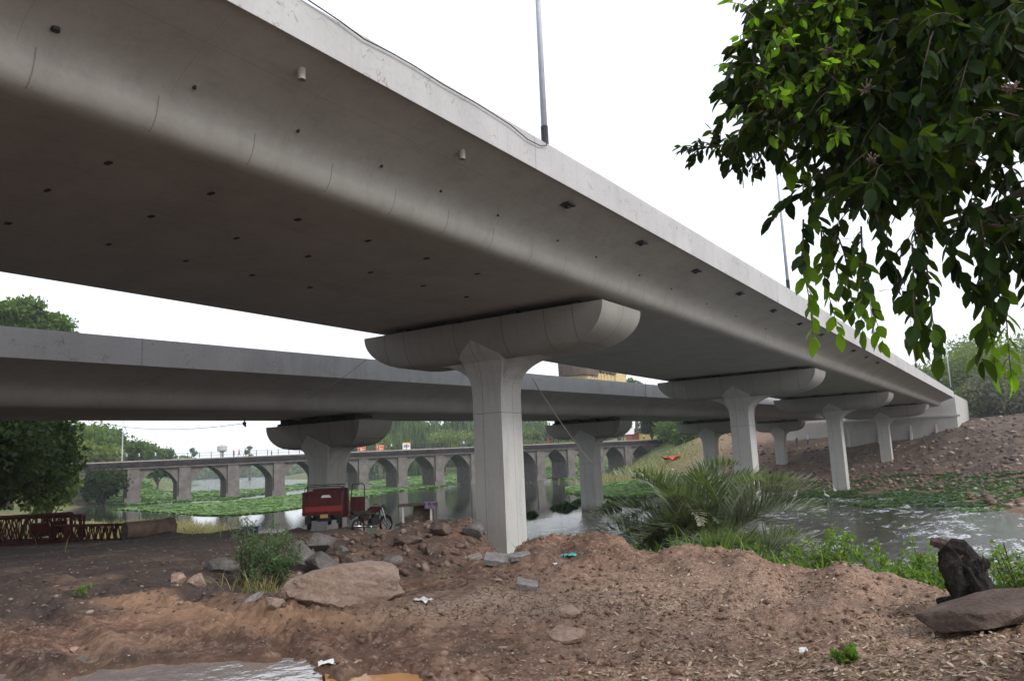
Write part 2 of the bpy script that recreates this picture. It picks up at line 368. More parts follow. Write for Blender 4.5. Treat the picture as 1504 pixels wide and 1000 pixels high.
def hit(px, py, r0=3.0, r1=500.0):
    """where the ground shows at this place of the view"""
    rs = np.geomspace(r0, r1, 1500); d = ray(px, py); k = rs/math.hypot(d.x, d.y)
    P = np.outer(k, np.array(d)); h = height(P[:, 0], P[:, 1])
    below = np.nonzero(P[:, 2] <= h)[0]
    i = below[0] if len(below) else -1
    return Vector((P[i, 0], P[i, 1], h[i]))
def gz(px, r): d = ray(px, 680); k = r/math.hypot(d.x, d.y); x, y = d.x*k, d.y*k; return Vector((x, y, H(x, y, False)))
# ------------------------------------------------------------------ terrain mesh
def ring_axis(a, b, ratio):
    n = int(math.log(b/a)/math.log(ratio)); return np.geomspace(a, b, n)
rr = np.concatenate([[.02, .5, 1.0], ring_axis(1.5, 16, 1.0055), ring_axis(16.1, 45, 1.008)[0:], ring_axis(46, 1500, 1.018)])
inner = np.arange(-math.radians(41), math.radians(41), math.radians(.115))
outer = np.arange(math.radians(41), 2*PI-math.radians(41), math.radians(2.0))
th = np.concatenate([inner, outer]) - YAW
RR, TH = np.meshgrid(rr, th, indexing='ij')
X = (RR*np.sin(TH)).ravel(); Y = (RR*np.cos(TH)).ravel(); Zt = height(X, Y)
nr, nth = RR.shape
ii = (np.arange(nr-1)[:, None]*nth + np.arange(nth)[None]).ravel(); jj = (np.arange(nr-1)[:, None]*nth + (np.arange(nth)[None]+1) % nth).ravel()
faces = np.c_[ii, ii+nth, jj+nth, jj]
Rr = np.hypot(X, Y)
def seg_mask(pts, w, z=-1.62):
    P = [at_z(a, b, z) for a, b in pts]; m = np.zeros_like(X)
    for p, q in zip(P[:-1], P[1:]):
        dx, dy = q.x-p.x, q.y-p.y; t = np.clip(((X-p.x)*dx+(Y-p.y)*dy)/(dx*dx+dy*dy), 0, 1)
        m = np.maximum(m, np.clip(1.3-np.hypot(X-p.x-t*dx, Y-p.y-t*dy)/w, 0, 1))
    return m
wob = fbm(X*.9, Y*.9, 4, 71)*.5; sm = np.clip
sand = sm(seg_mask([(170, 872), (290, 900), (420, 925), (560, 915), (640, 912)], .62)+wob*.7, 0, 1)
crack = sm(seg_mask([(640, 905), (740, 898), (860, 900), (960, 890)], .95)+wob*1.0-.1, 0, 1)
az_ = np.arctan2(X, Y)
right = sm((az_ - azim(640))*3.5, 0, 1)
litter = sm(right*(1-crack)*sm((15-Rr)/2, 0, 1)*(.75+wob*1.3), 0, 1)
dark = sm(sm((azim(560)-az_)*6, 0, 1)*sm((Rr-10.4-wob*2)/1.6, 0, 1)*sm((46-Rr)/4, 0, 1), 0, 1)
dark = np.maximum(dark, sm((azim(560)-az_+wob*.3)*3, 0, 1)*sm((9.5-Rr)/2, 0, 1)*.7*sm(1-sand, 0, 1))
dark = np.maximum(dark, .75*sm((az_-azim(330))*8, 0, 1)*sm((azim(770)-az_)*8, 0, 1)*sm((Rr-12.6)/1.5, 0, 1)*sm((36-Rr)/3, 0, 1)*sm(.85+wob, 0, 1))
litter = litter*(1-.75*sm((Rr-10.2+wob*3)/1.5, 0, 1)); shore = sm((Zt+4.5)/1.2, 0, 1)
wet = sm(1-(Zt+1.63)/.035, 0, 1)*sm((9-Rr)/1, 0, 1)*sm((azim(760)-az_)*5, 0, 1)
grassy = sm(sm((Rr-60)/20, 0, 1)*sm((azim(1110)-az_)*12, 0, 1)*(.55+fbm(X*.07, Y*.07, 4, 81)*1.2), 0, 1)
grassy = np.maximum(grassy, sm((Rr-175)/30, 0, 1)*.9)
farsoil = sm((Rr-70)/20, 0, 1)*sm((az_-azim(1105))*10, 0, 1)
ochre = sm((Rr-110)/25, 0, 1)*sm((az_-azim(880))*14, 0, 1)*sm((azim(1110)-az_)*12, 0, 1)
m, nt, b = new_mat('river_bank_earth'); g = G(nt); pos = g.n('ShaderNodeNewGeometry').outputs['Position']
def A(n): return g.n('ShaderNodeAttribute', attribute_name=n).outputs['Fac']
n1 = g.noise(pos, .9, 8, .62); n2 = g.noise(pos, 7, 8, .7); n3 = g.noise(pos, 38, 6, .7)
earth = g.ramp(n1, [(.36, (.04, .022, .015)), (.5, (.125, .066, .043)), (.64, (.26, .15, .098))])
earth = g.mix(.5, earth, g.ramp(n2, [(.38, (.032, .018, .013)), (.5, (.125, .07, .047)), (.64, (.38, .26, .19))]))
spk = g.n('ShaderNodeTexVoronoi'); spk.inputs['Scale'].default_value = 30; g.l(pos, spk.inputs['Vector'])
chip = g.math('MULTIPLY', g.math('LESS_THAN', spk.outputs['Distance'], .3), g.math('GREATER_THAN', g.n('ShaderNodeSeparateColor').outputs[0], 2))
sc = g.n('ShaderNodeSeparateColor'); g.l(spk.outputs['Color'], sc.inputs[0])
chip = g.math('MULTIPLY', g.math('LESS_THAN', spk.outputs['Distance'], .34), g.math('GREATER_THAN', sc.outputs[0], .72))
earth = g.mix(g.math('MULTIPLY', chip, .55), earth, g.ramp(sc.outputs[1], [(0, (.2, .12, .08)), (.6, (.36, .27, .2)), (1, (.5, .44, .38))]))
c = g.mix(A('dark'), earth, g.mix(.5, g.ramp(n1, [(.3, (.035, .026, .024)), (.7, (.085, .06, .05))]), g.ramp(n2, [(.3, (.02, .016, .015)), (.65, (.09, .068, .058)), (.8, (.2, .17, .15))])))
c = g.mix(A('farsoil'), c, g.mix(.5, g.ramp(g.noise(pos, .25, 9, .7), [(.3, (.028, .019, .013)), (.55, (.08, .054, .036)), (.75, (.2, .15, .11))]), g.ramp(g.noise(pos, 1.6, 8, .75), [(.38, (.022, .016, .012)), (.55, (.085, .058, .04)), (.7, (.36, .3, .25))])))
c = g.mix(A('ochre'), c, g.mix(.5, g.ramp(g.noise(pos, .2, 9, .7), [(.35, (.12, .1, .04)), (.6, (.3, .19, .1))]), g.ramp(g.noise(pos, 1.1, 8, .75), [(.4, (.1, .07, .04)), (.6, (.3, .2, .13)), (.72, (.5, .45, .4))])))
c = g.mix(A('grassy'), c, g.ramp(g.noise(pos, .5, 8, .7), [(.35, (.035, .06, .015)), (.6, (.1, .13, .035)), (.72, (.2, .19, .08))]))
c = g.mix(g.math('MULTIPLY', A('sand'), .85), c, g.mix(.45, (.33, .19, .11), g.ramp(n2, [(.35, (.19, .11, .07)), (.7, (.4, .26, .17))])))
c = g.mix(g.math('MULTIPLY', A('crack'), .85), c, g.mix(.5, (.38, .27, .19), g.ramp(n2, [(.3, (.22, .14, .1)), (.7, (.46, .35, .27))])))
c = g.mix(g.math('MULTIPLY', A('litter'), .72), c, g.ramp(n3, [(.33, (.1, .06, .04)), (.48, (.26, .17, .12)), (.64, (.56, .43, .33))]))
wv = g.n('ShaderNodeVectorMath', operation='ADD'); nz = g.n('ShaderNodeTexNoise'); nz.inputs['Scale'].default_value = 5; g.l(pos, nz.inputs['Vector'])
sv = g.n('ShaderNodeVectorMath', operation='SCALE'); sv.inputs['Scale'].default_value = .14; g.l(nz.outputs['Color'], sv.inputs[0]); g.l(pos, wv.inputs[0]); g.l(sv.outputs[0], wv.inputs[1])
vo = g.n('ShaderNodeTexVoronoi'); vo.feature = 'DISTANCE_TO_EDGE'; vo.inputs['Scale'].default_value = 10; g.l(wv.outputs[0], vo.inputs['Vector'])
ckm = g.math('MULTIPLY', g.ramp(vo.outputs['Distance'], [(.015, 1.0), (.055, 0.0)]), g.math('GREATER_THAN', g.math('ADD', A('crack'), g.math('MULTIPLY', g.noise(pos, 1.5), .35)), .62))
c = g.mix(g.math('MULTIPLY', ckm, .6), c, (.08, .045, .03))
c = g.mix(A('wet'), c, (.1, .055, .032))
g.l(c, b.inputs['Base Color'])
g.l(g.math('SUBTRACT', .93, g.math('MULTIPLY', A('wet'), .6)), b.inputs['Roughness']); b.inputs['Specular IOR Level'].default_value = .3
hh = g.math('ADD', g.math('MULTIPLY', n2, .7), g.math('MULTIPLY', n3, .35)); hh = g.math('SUBTRACT', hh, g.math('MULTIPLY', ckm, .8)); hh = g.math('ADD', hh, g.math('MULTIPLY', chip, .25))
g.bump(hh, .9, .045, b)
MG = m
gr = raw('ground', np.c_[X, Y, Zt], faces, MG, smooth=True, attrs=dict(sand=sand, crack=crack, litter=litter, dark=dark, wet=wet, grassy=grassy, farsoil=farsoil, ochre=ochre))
tag(gr, 'red brown river bank earth, muddy and strewn with stones', None, None, 'structure')
# ------------------------------------------------------------------ river
def gridxy(x0, x1, y0, y1, n, mth):
    xs = np.linspace(x0, x1, n); ys = np.linspace(y0, y1, mth); A_, B_ = np.meshgrid(xs, ys, indexing='ij')
    i = (np.arange(n-1)[:, None]*mth+np.arange(mth-1)[None]).ravel()
    return A_.ravel(), B_.ravel(), np.c_[i, i+mth, i+mth+1, i+1]
def water_mat(name, deep, bumpy):
    m, nt, b = new_mat(name); g = G(nt); pos = g.n('ShaderNodeNewGeometry').outputs['Position']
    sep = g.n('ShaderNodeSeparateXYZ'); g.l(pos, sep.inputs[0])
    # the shallow rapids lie between the near bank and the second row of piers
    rap = g.ramp(g.math('ADD', g.math('MULTIPLY', sep.outputs[0], .05), 1.65), [(.0, 0.0), (.45, 1.0)])   # x from -33 to -24
    nearm = g.ramp(g.math('MULTIPLY', sep.outputs[1], .01), [(.9, 1.0), (1.0, 0.0)])
    rap = g.math('MULTIPLY', rap, nearm)
    st = g.noise(g.scalev(pos, (1.0, .35, 1)), 1.5, 8, .68, .6); fine = g.noise(g.scalev(pos, (1, .5, 1)), 6, 6, .7)
    tu = g.noise(g.scalev(pos, (.5, .25, 1)), .5, 4, .6)
    foam = g.math('MULTIPLY', g.ramp(g.math('ADD', g.math('MULTIPLY', st, .7), g.math('MULTIPLY', tu, .35)), [(.545, 0.0), (.62, 1.0)]), rap)
    foam = g.math('MULTIPLY', foam, g.ramp(fine, [(.4, 0.0), (.6, 1.0)]))
    g.l(g.mix(foam, deep, (.62, .65, .7)), b.inputs['Base Color'])
    g.l(g.math('ADD', .04, g.math('MULTIPLY', foam, .6)), b.inputs['Roughness'])
    b.inputs['IOR'].default_value = 1.33; b.inputs['Specular IOR Level'].default_value = .8
    h = g.math('ADD', st, g.math('MULTIPLY', fine, .35))
    bp = g.n('ShaderNodeBump'); bp.inputs['Distance'].default_value = .3; g.l(h, bp.inputs['Height'])
    dist = g.n('ShaderNodeVectorMath', operation='LENGTH'); g.l(pos, dist.inputs[0]); fr_ = g.ramp(g.math('MULTIPLY', dist.outputs['Value'], .001), [(.13, 0.0), (.2, 1.0)])
    g.l(g.math('ADD', g.math('ADD', .012*bumpy, g.math('MULTIPLY', rap, .26)), g.math('MULTIPLY', fr_, .6)), bp.inputs['Strength']); g.l(bp.outputs[0], b.inputs['Normal'])
    return m
M['water'] = water_mat('river_water', (.022, .028, .02), 1)
bm = bmesh.new(); s = 1490
vs = [bm.verts.new((math.sin(a)*s, math.cos(a)*s, WATER)) for a in np.linspace(0, 2*PI, 64, endpoint=False)]
bm.faces.new(vs[::-1]); w_ = build('water', bm, M['water']); tag(w_, 'river, still and mirror-like on the left, rippled on the right', None, None, 'structure')
for f in w_.data.polygons: pass
def puddle(name, pts, z, mat, label, nm):
    P = [at_z(a, b2, z) for a, b2 in pts]; bm = bmesh.new()
    bm.faces.new([bm.verts.new((p.x, p.y, z)) for p in P]); o = build(name, bm, mat); bm = None
    o.data.update()
    return tag(o, label, None, None, 'structure')
def puddle_mat(name, c, spec, rough):
    m, nt, b = new_mat(name); g = G(nt); pos = g.n('ShaderNodeNewGeometry').outputs['Position']
    g.l(g.ramp(g.noise(pos, 3, 5), [(.3, [x*.8 for x in c]), (.7, c)]), b.inputs['Base Color']); b.inputs['Roughness'].default_value = rough
    b.inputs['Specular IOR Level'].default_value = spec; b.inputs['IOR'].default_value = 2.3 if spec > .5 else 1.4
    g.bump(g.noise(pos, 5, 3), .16, .03, b); return m
puddle('puddle', [(-60, 1200), (-60, 975), (100, 962), (300, 960), (470, 968), (500, 1200)], -1.632, puddle_mat('puddle_water', (.24, .2, .18), 1.0, .05), 'large pale puddle reflecting the white sky in the near mud', 1)
puddle('puddle', [(505, 1200), (474, 968), (540, 960), (640, 965), (700, 1200)], -1.633, puddle_mat('muddy_puddle_water', (.42, .22, .09), .25, .12), 'small orange brown muddy puddle beside the pale one', 2)
# ------------------------------------------------------------------ flyovers
def lerp(t, xs, ys): return float(np.interp(t, xs, ys))
MX, MY, F2X, F2Y, SP = -17.79, 25.46, -33.48, 31.02, 31.0
m_top = lambda y: lerp(y, [-80, 8, 20, 41, 68, 132, 200], [8.1, 8.2, 8.28, 8.25, 8.1, 7.5, 6.8])
m_bot = lambda y: lerp(y, [-80, 8, 20, 41, 68, 132, 200], [7.4, 7.46, 7.38, 7.16, 7.0, 6.6, 5.9])
m_sof = lambda y: lerp(y, [-80, 10, 24, 55, 120, 200], [5.85, 5.76, 5.69, 5.6, 5.5, 5.2])
f_top = lambda y: 5.04 + .0208*(y-12) + (0 if y < 100 else -.00012*(y-100)**2)
f_bot = lambda y: 4.05 + .0192*(y-12)
f_sof = lambda y: 2.62 + .0182*(y-15)
SEC = [(0, 0), (3.0, 0), (5.2, 0), (5.5, .0), (5.68, .02), (5.82, .07), (5.92, .15), (5.975, .25), (6.0, .36), (6.05, .43), (6.18, .52), (6.4, .61), (6.72, .71), (7.1, .82), (7.5, .92), (7.84, 1.0)]
def deck(name, cx, k, hw, ysamp, top, bot, sof, inner_w):
    """k scales the section's width; girder shell as one mesh, parapets apart"""
    zs = lambda t, y: sof(y) + t*(bot(y)-sof(y))
    half = [(hw-7.84+x if x > 4 else x*.7, t) for x, t in SEC]
    rings = []
    bm = bmesh.new()
    w0 = 1.0
    for y in ysamp:
        ring = []
        for sgn in (1, -1):
            seq = half if sgn == 1 else half[::-1]
            for (u, t) in seq:
                if sgn == -1 and u == 0: continue
                ring.append((sgn*u*w0, zs(t, y)))
        # road surface above
        rz = bot(y)+.28
        pts = ring[:len(half)] + [(hw, rz), (-hw, rz)] + ring[len(half):]
        rings.append([bm.verts.new((p[0], y, p[1])) for p in pts])
    n = len(rings[0])
    for a, b2 in zip(rings[:-1], rings[1:]):
        for j in range(n): bm.faces.new((a[j], a[(j+1) % n], b2[(j+1) % n], b2[j]))
    bm.faces.new(rings[0]); bm.faces.new(rings[-1][::-1])
    bmesh.ops.recalc_face_normals(bm, faces=bm.faces)
    me = bpy.data.meshes.new(name); bm.to_mesh(me); bm.free()
    return me
ysM = list(np.arange(-70, 132.1, 2.0)) + [132.6]; ysF = list(np.arange(-60, 152, 3.0))
def strip(prof_fn, ys):
    bm = bmesh.new(); R_ = [[bm.verts.new((x, y, z)) for x, z in prof_fn(y)] for y in ys]; n = len(R_[0])
    for a, b2 in zip(R_[:-1], R_[1:]):
        for j in range(n): bm.faces.new((a[j], a[(j+1) % n], b2[(j+1) % n], b2[j]))
    bm.faces.new(R_[0]); bm.faces.new(R_[-1][::-1]); bmesh.ops.recalc_face_normals(bm, faces=bm.faces); return bm
def smooth_by_angle(me, ang=.6):
    me.polygons.foreach_set('use_smooth', np.ones(len(me.polygons), dtype=bool))
    bm = bmesh.new(); bm.from_mesh(me)
    for e in bm.edges:
        if len(e.link_faces) == 2 and e.calc_face_angle(0) > ang: e.smooth = False
    bm.to_mesh(me); bm.free()
def flyover(cx, hw, ys, top, bot, sof, label):
    root = empty('flyover', (cx, 0, 0), 0, label, 'flyover')
    me = deck('box_girder', cx, 1, hw, ys, top, bot, sof, 0); smooth_by_angle(me)
    mesh_obj('box_girder', me, M['deck'], root)
    for s in (1, -1):
        def prof(y, s=s):
            o_ = s*(hw+.05); i_ = s*(hw-.28); m_ = s*(hw-.4)
            return [(o_, bot(y)-.03), (o_, top(y)), (i_, top(y)), (m_, bot(y)+.5), (m_, bot(y)+.29), (s*(hw+.002), bot(y)+.283), (s*(hw+.002), bot(y)-.03)]
        build('parapet', strip(prof, ys), M['fascia'] if hw > 7 else M['fascia_skylit'], root)
    def road(y): return [(-hw+.41, bot(y)+.285), (hw-.41, bot(y)+.285), (hw-.41, bot(y)+.33), (-hw+.41, bot(y)+.33)]
    build('roadway', strip(road, ys), M['asphalt'], root)
    return root
fly1 = flyover(MX, 7.84, ysM, m_top, m_bot, m_sof, 'wide pale concrete flyover passing overhead, nearest to the viewer')
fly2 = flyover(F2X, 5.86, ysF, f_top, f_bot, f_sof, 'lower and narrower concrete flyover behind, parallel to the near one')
def wing_z(y, u, sof, bot, hw):     # underside of the wing at |x| = u
    t = np.interp(u-hw+7.84, [q[0] for q in SEC], [q[1] for q in SEC]); return sof(y)+t*(bot(y)-sof(y))
for i, y in enumerate([9.08-4.95, 9.08, 13.9, 18.8, 23.8, 28.9, 34.3, 39.6, 44.8, 50, 55, 60, 65, 70]):
    x = 7.35; z = wing_z(y, x, m_sof, m_bot, 7.84); bm = bmesh.new()
    L = .2 if i < 3 else .11
    tube(bm, [(x, y, z+.02), (x, y, z-L)], .075, 14, False); tube(bm, [(x, y, z-L), (x, y, z-.02)], .058, 14, False)
    o = build('drain_pipe', bm, M['wall'] if i < 3 else M['dark_metal'], fly1, True)
    if i >= 3:
        bm = bmesh.new(); bx(bm, (x, y, z-.03), (.36, .42, .05)); build('drain_plate', bm, M['dark_metal'], fly1)
for y in (5.3, 7.64, 9.95, 12.34, 14.44, 16.9, 20.1, 22.6, 26, 29, 33, 37, 42):
    x = 6.25; z = wing_z(y, x, m_sof, m_bot, 7.84); bm = bmesh.new(); tube(bm, [(x, y, z+.02), (x, y, z-.035)], .035 if y > 6 else .07, 8); build('fixing_stub', bm, M['dark_metal'], fly1)
for col_x, ylist in ((4.7, (7.33, 9.5, 11.8, 14.1, 16.4, 18.8)), (1.85, (7.33, 9.55, 11.8, 14.1, 16.5, 18.9, 21.2)), (-.9, (7.8, 10.1, 12.24, 14.4, 16.6))):
    for y in ylist:
        bm = bmesh.new(); bx(bm, (min(col_x, 4.1), y, m_sof(y)-.012), (.16, .07+random.random()*.05, .03)); build('soffit_fixing', bm, M['bearing'], fly1)
# piers
def cap_bm(a, b_, H_, a2, b2_):
    """boat shaped cap: rectangles shrinking downward along quarter ellipses"""
    bm = bmesh.new(); rings = []; N = 14
    for i in range(N+1):
        t = i/N; z = -H_*t
        kk = 1-math.sqrt(max(0, 1-min(t, 1)**2.15)); A1 = a-(a-a2)*kk; B1 = b_-(b_-b2_)*kk
        NS = 6; ring = []
        for (sx, sy, ex, ey) in ((-1, -1, 1, -1), (1, -1, 1, 1), (1, 1, -1, 1), (-1, 1, -1, -1)):
            for q in range(NS): u = q/NS; ring.append(bm.verts.new(((sx+(ex-sx)*u)*A1, (sy+(ey-sy)*u)*B1, z)))
        rings.append(ring)
    n = len(rings[0])
    for p, q in zip(rings[:-1], rings[1:]):
        for j in range(n): bm.faces.new((p[j], q[j], q[(j+1) % n], p[(j+1) % n]))
    bm.faces.new(rings[0][::-1]); bm.faces.new(rings[-1]); bmesh.ops.recalc_face_normals(bm, faces=bm.faces); return bm
def shaft_bm(w, zbase, ztop, zjoint, rb, zr, b_, H_, b2_):
    """square shaft; origin at the joint level. rb = reach of the side brackets, zr = height where they start"""
    bm = bmesh.new(); h = w/2
    # core
    levels = [(zbase, h*1.03, h*1.03), (zjoint-zjoint, h, h), (zr, h, h)]
    N = 12
    ch = .12
    for i in range(1, N+1):
        t = i/N; z = zr + (ztop-zr)*math.sin(t*PI/2); x = h + (rb-h)*(1-math.cos(t*PI/2)); levels.append((z, x, h-.02*t))
    rings = []
    for z, X_, Y_ in levels:
        rings.append([bm.verts.new(v) for v in ((-X_+ch, -Y_, z), (X_-ch, -Y_, z), (X_, -Y_+ch, z), (X_, Y_-ch, z), (X_-ch, Y_, z), (-X_+ch, Y_, z), (-X_, Y_-ch, z), (-X_, -Y_+ch, z))])
    for p, q in zip(rings[:-1], rings[1:]):
        for j in range(8): bm.faces.new((p[j], p[(j+1) % 8], q[(j+1) % 8], q[j]))
    bm.faces.new(rings[0][::-1]); bm.faces.new(rings[-1])
    # prows front and back: widening plates with a gable shaped head
    for s in (-1, 1):
        zc = ztop+.14; top = ztop+.74
        def yy(z):
            f_ = h + .035 + .3*max(0, (z-zr)/1.4)**2.3; t = 1-max(0, z-ztop)/H_
            return f_ if z < ztop+.01 else max(f_, b_-(b_-b2_)*(1-math.sqrt(max(0, 1-t**2.15)))+.045)
        rows = [(zbase, h*1.03+.008), (0, h+.008), (zr-.1, h+.008), (zr+.25, h*1.06), (zr+.7, h*1.2), (zr+1.05, h*1.34)]
        rows += [(zr+1.2, h*1.4), (zc, h*1.46)] + [(zc+(top-zc)*k/5, h*1.46*(1-k/5)+.01) for k in range(1, 6)]
        prev = None
        for z, x in rows:
            xl, xr = -x-.1*h*max(0, (z-zc)/(top-zc))+.0, x-.1*h*max(0, (z-zc)/(top-zc))
            cur = [bm.verts.new(q) for q in ((xl, s*(h-.25), z), (xl, s*yy(z), z), (xr, s*yy(z), z), (xr, s*(h-.25), z))]
            if prev:
                for k in range(3): bm.faces.new((prev[k], prev[k+1], cur[k+1], cur[k]))
            prev = cur
    bmesh.ops.recalc_face_normals(bm, faces=bm.faces)
    return bm
def pier(x, y, zbase, ztop, a, b_, H_, a2, b2_, w, rb, sof, label, group):
    root = empty('bridge_pier', (x, y, zbase), 0, label, 'bridge pier', group)
    zj = ztop - 3.55
    o = build('shaft', shaft_bm(w, zbase-1.2-zj, ztop-H_-zj+.02, 0, rb, ztop-H_-1.25-zj, b_, H_, b2_), M['column'], root); o.location = (0, 0, zj-zbase)
    o = build('pier_cap', cap_bm(a, b_, H_, a2, b2_), M['cap'], root); smooth_by_angle(o.data, .5); o.location = (0, 0, ztop-zbase)
    gap = sof(y)-ztop
    for bxp in (-a*.72, -a*.25, a*.25, a*.72):
        bm = bmesh.new(); bx(bm, (bxp, -b_*.45, ztop-zbase+gap*.2-.01), (.9, .75, gap*.4)); bx(bm, (bxp, -b_*.45, ztop-zbase+gap*.68), (.6, .55, gap*.66)); build('bearing', bm, M['bearing'], root)
    bm = bmesh.new(); bx(bm, (0, b_*.2, ztop-zbase+gap*.45), (a*1.5, b_*.7, gap*.8)); build('upstand', bm, M['bearing'], root)
    for s in (-1, 1):
        bm = bmesh.new(); bx(bm, (s*(a-.55), 0, ztop-zbase+.05), (.22, b_*.9, .14)); build('stopper', bm, M['cap'], root)
    return root
names1 = ['tallest pale concrete pier, under the near flyover, rising behind the earth heap', 'second pier of the near flyover, standing behind the palm clump', 'third pier of the near flyover, its foot at the green weeds on the far shore', 'farthest pier of the near flyover, on dark soil just before the abutment']
bases1 = [-4.2, -4.9, -4.07, -2.67]
for k in range(4):
    y = MY+SP*k; pier(MX, y, bases1[k], 5.435-.0021*(y-MY), 5.72, 1.57, 1.49, 3.3, .72, 1.34, 2.75, m_sof, names1[k], 'piers of the near flyover')
names2 = ['dark pier of the rear flyover standing behind the red three-wheeler', 'stained pier of the rear flyover standing in the rippling river', 'pier of the rear flyover on the ochre bank, left of the palm screened pier', 'smallest pier of the rear flyover, in front of its white abutment']
bases2 = [-3.3, -4.9, -4.6, -2.74]
for k in range(4):
    y = F2Y+SP*k; pier(F2X, y, bases2[k], 2.51+.0179*(y-F2Y), 3.75, 1.27, 1.38, 2.1, .62, 1.4, 1.9, f_sof, names2[k], 'piers of the rear flyover')
# abutments
ab = empty('abutment', (MX, 133, 0), 0, 'concrete end wall with ledge closing the near flyover at the right bank', 'abutment')
bm = bmesh.new(); prism(bm, [(-9.5, -2), (7.85, -2), (7.85, 4.15), (-9.5, 4.15)], 'y', .3, 2); build('wall', bm, M['wall'], ab)
bm = bmesh.new(); prism(bm, [(-7.8, 4.152), (7.85, 4.152), (7.85, 7.2), (-7.8, 7.2)], 'y', .8, 2); build('back_wall', bm, M['wall'], ab)
bm = bmesh.new(); bx(bm, (0, .75, 4.0), (16.6, 1.1, .26)); build('ledge', bm, M['wall'], ab)
for x in (-7.5, -3, 1.5, 5):
    bm = bmesh.new(); prism(bm, [(.3, 0), (-.6, 0), (.3, 2.9)], 'x', x-.14, x+.14); build('buttress', bm, M['wall'], ab)
bm = bmesh.new(); bx(bm, (7.6, 14, 3.4), (.5, 24, 7.6)); build('side_wall', bm, M['wall'], ab)
ab = empty('abutment', (F2X, 152, 0), 0, 'white washed end wall with three small buttresses closing the rear flyover', 'abutment')
bm = bmesh.new(); prism(bm, [(-6.2, -3), (8.8, -3), (8.8, 4.7), (-6.2, 4.7)], 'y', 0, 1.5); build('wall', bm, M['wall'], ab)
for x in (-2.5, 1.2, 5.4):
    bm = bmesh.new(); prism(bm, [(0, -1), (-1.2, -1), (0, 2.6)], 'x', x-.15, x+.15); build('buttress', bm, M['wall'], ab)
bm = bmesh.new(); bx(bm, (0, 12, 2.6), (11.4, 22, 6)); build('approach_wall', bm, M['wall'], ab)
# cables and ropes
def wire(name, pts, r, mat, label, cat, n=6):
    bm = bmesh.new(); tube(bm, pts, r, n); o = build(name, bm, mat, None, True); return tag(o, label, cat)
pts = []
for px, py in ((380, -52), (420, -22), (455, 2), (500, 32), (535, 58), (575, 78), (610, 98), (650, 124), (700, 152), (750, 184), (775, 205), (793, 214), (803, 214), (802, 200)):
    pts.append(at_x(px, py, -9.84))
wire('cable', pts, .014, M['cable'], 'thin black cable drooping along the near parapet face to the lamp post', 'cable')
def sag(p, q, d, n=14): return [p.lerp(q, i/n) - Vector((0, 0, 4*d*(i/n)*(1-i/n))) for i in range(n+1)]
wire('rope', sag(at_r(782, 556, 31), at_r(885, 697, 40), .25), .018, M['rope'], 'taut pale rope slanting down from the near pier cap to the river', 'rope')
wire('rope', sag(at_r(538, 528, 31), at_r(452, 586, 39), .1), .012, M['rope'], 'thin line slanting left below the tip of the large pier cap', 'rope')
wire('cable', sag(at_r(130, 617, 60), at_r(362, 621, 40), .45), .014, M['cable'], 'thin sagging wire under the rear flyover against the pale sky', 'cable')
wire('cable', [at_x(948, 560, -27.5), at_x(948, 584, -27.5), at_x(958, 592, -27.7), at_x(972, 594, -28)], .02, M['rope'], 'short loose wire hanging off the rear parapet beside the second cap', 'cable')
bm = bmesh.new(); p = at_r(359, 622, 41); bx(bm, (0, 0, 0), (.12, .12, .16)); tube(bm, [(0, 0, .05), (0, 0, .3)], .03, 6); tube(bm, [(0, 0, -.05), (.1, 0, -.14)], .05, 6)
o = build('floodlight', bm, M['dark_metal']); o.location = p; tag(o, 'small dark lamp fitting under the far edge of the rear flyover', 'light fitting')
# lamp posts
def lamp_post(x, y, zb, h, label, arm=0, rz=0):
    r_ = empty('street_lamp', (x, y, zb), rz, label, 'street lamp', 'lamp posts on the near flyover')
    bm = bmesh.new(); tube(bm, [(0, 0, .55), (0, 0, h*.55), (0, 0, h)], [.085, .07, .05], 10); build('pole', bm, M['galv'], r_, True)
    bm = bmesh.new(); tube(bm, [(0, 0, -.35), (0, 0, .6)], .1, 10); bx(bm, (0, 0, -.1), (.3, .3, .04)); build('base', bm, M['dark_metal'], r_)
    bm = bmesh.new(); tube(bm, [(0, 0, h-.02), (-.2, 0, h+.1), (-2.2, 0, h+.28)], .035, 8); build('arm', bm, M['galv'], r_, True)
    bm = bmesh.new(); bx(bm, (-2.45, 0, h+.27), (.62, .26, .1), None, .7); build('lamp_head', bm, M['galv'], r_)
    return r_
labs = ['nearest lamp post on the near parapet, its top out of the picture', 'second lamp post along the near parapet, half hidden by hanging leaves', 'third lamp post along the near parapet, seen between leaf sprays', 'fourth lamp post along the near parapet, behind a dangling leaf spray', 'fifth lamp post, left one of the pair near the flyover end', 'last lamp post, at the right end of the near parapet']
for (y, l) in zip((17.14, 41.63, 67.5, 92.5, 118, 131.5), labs): lamp_post(-10.08, y, m_top(y), 8.7, l)
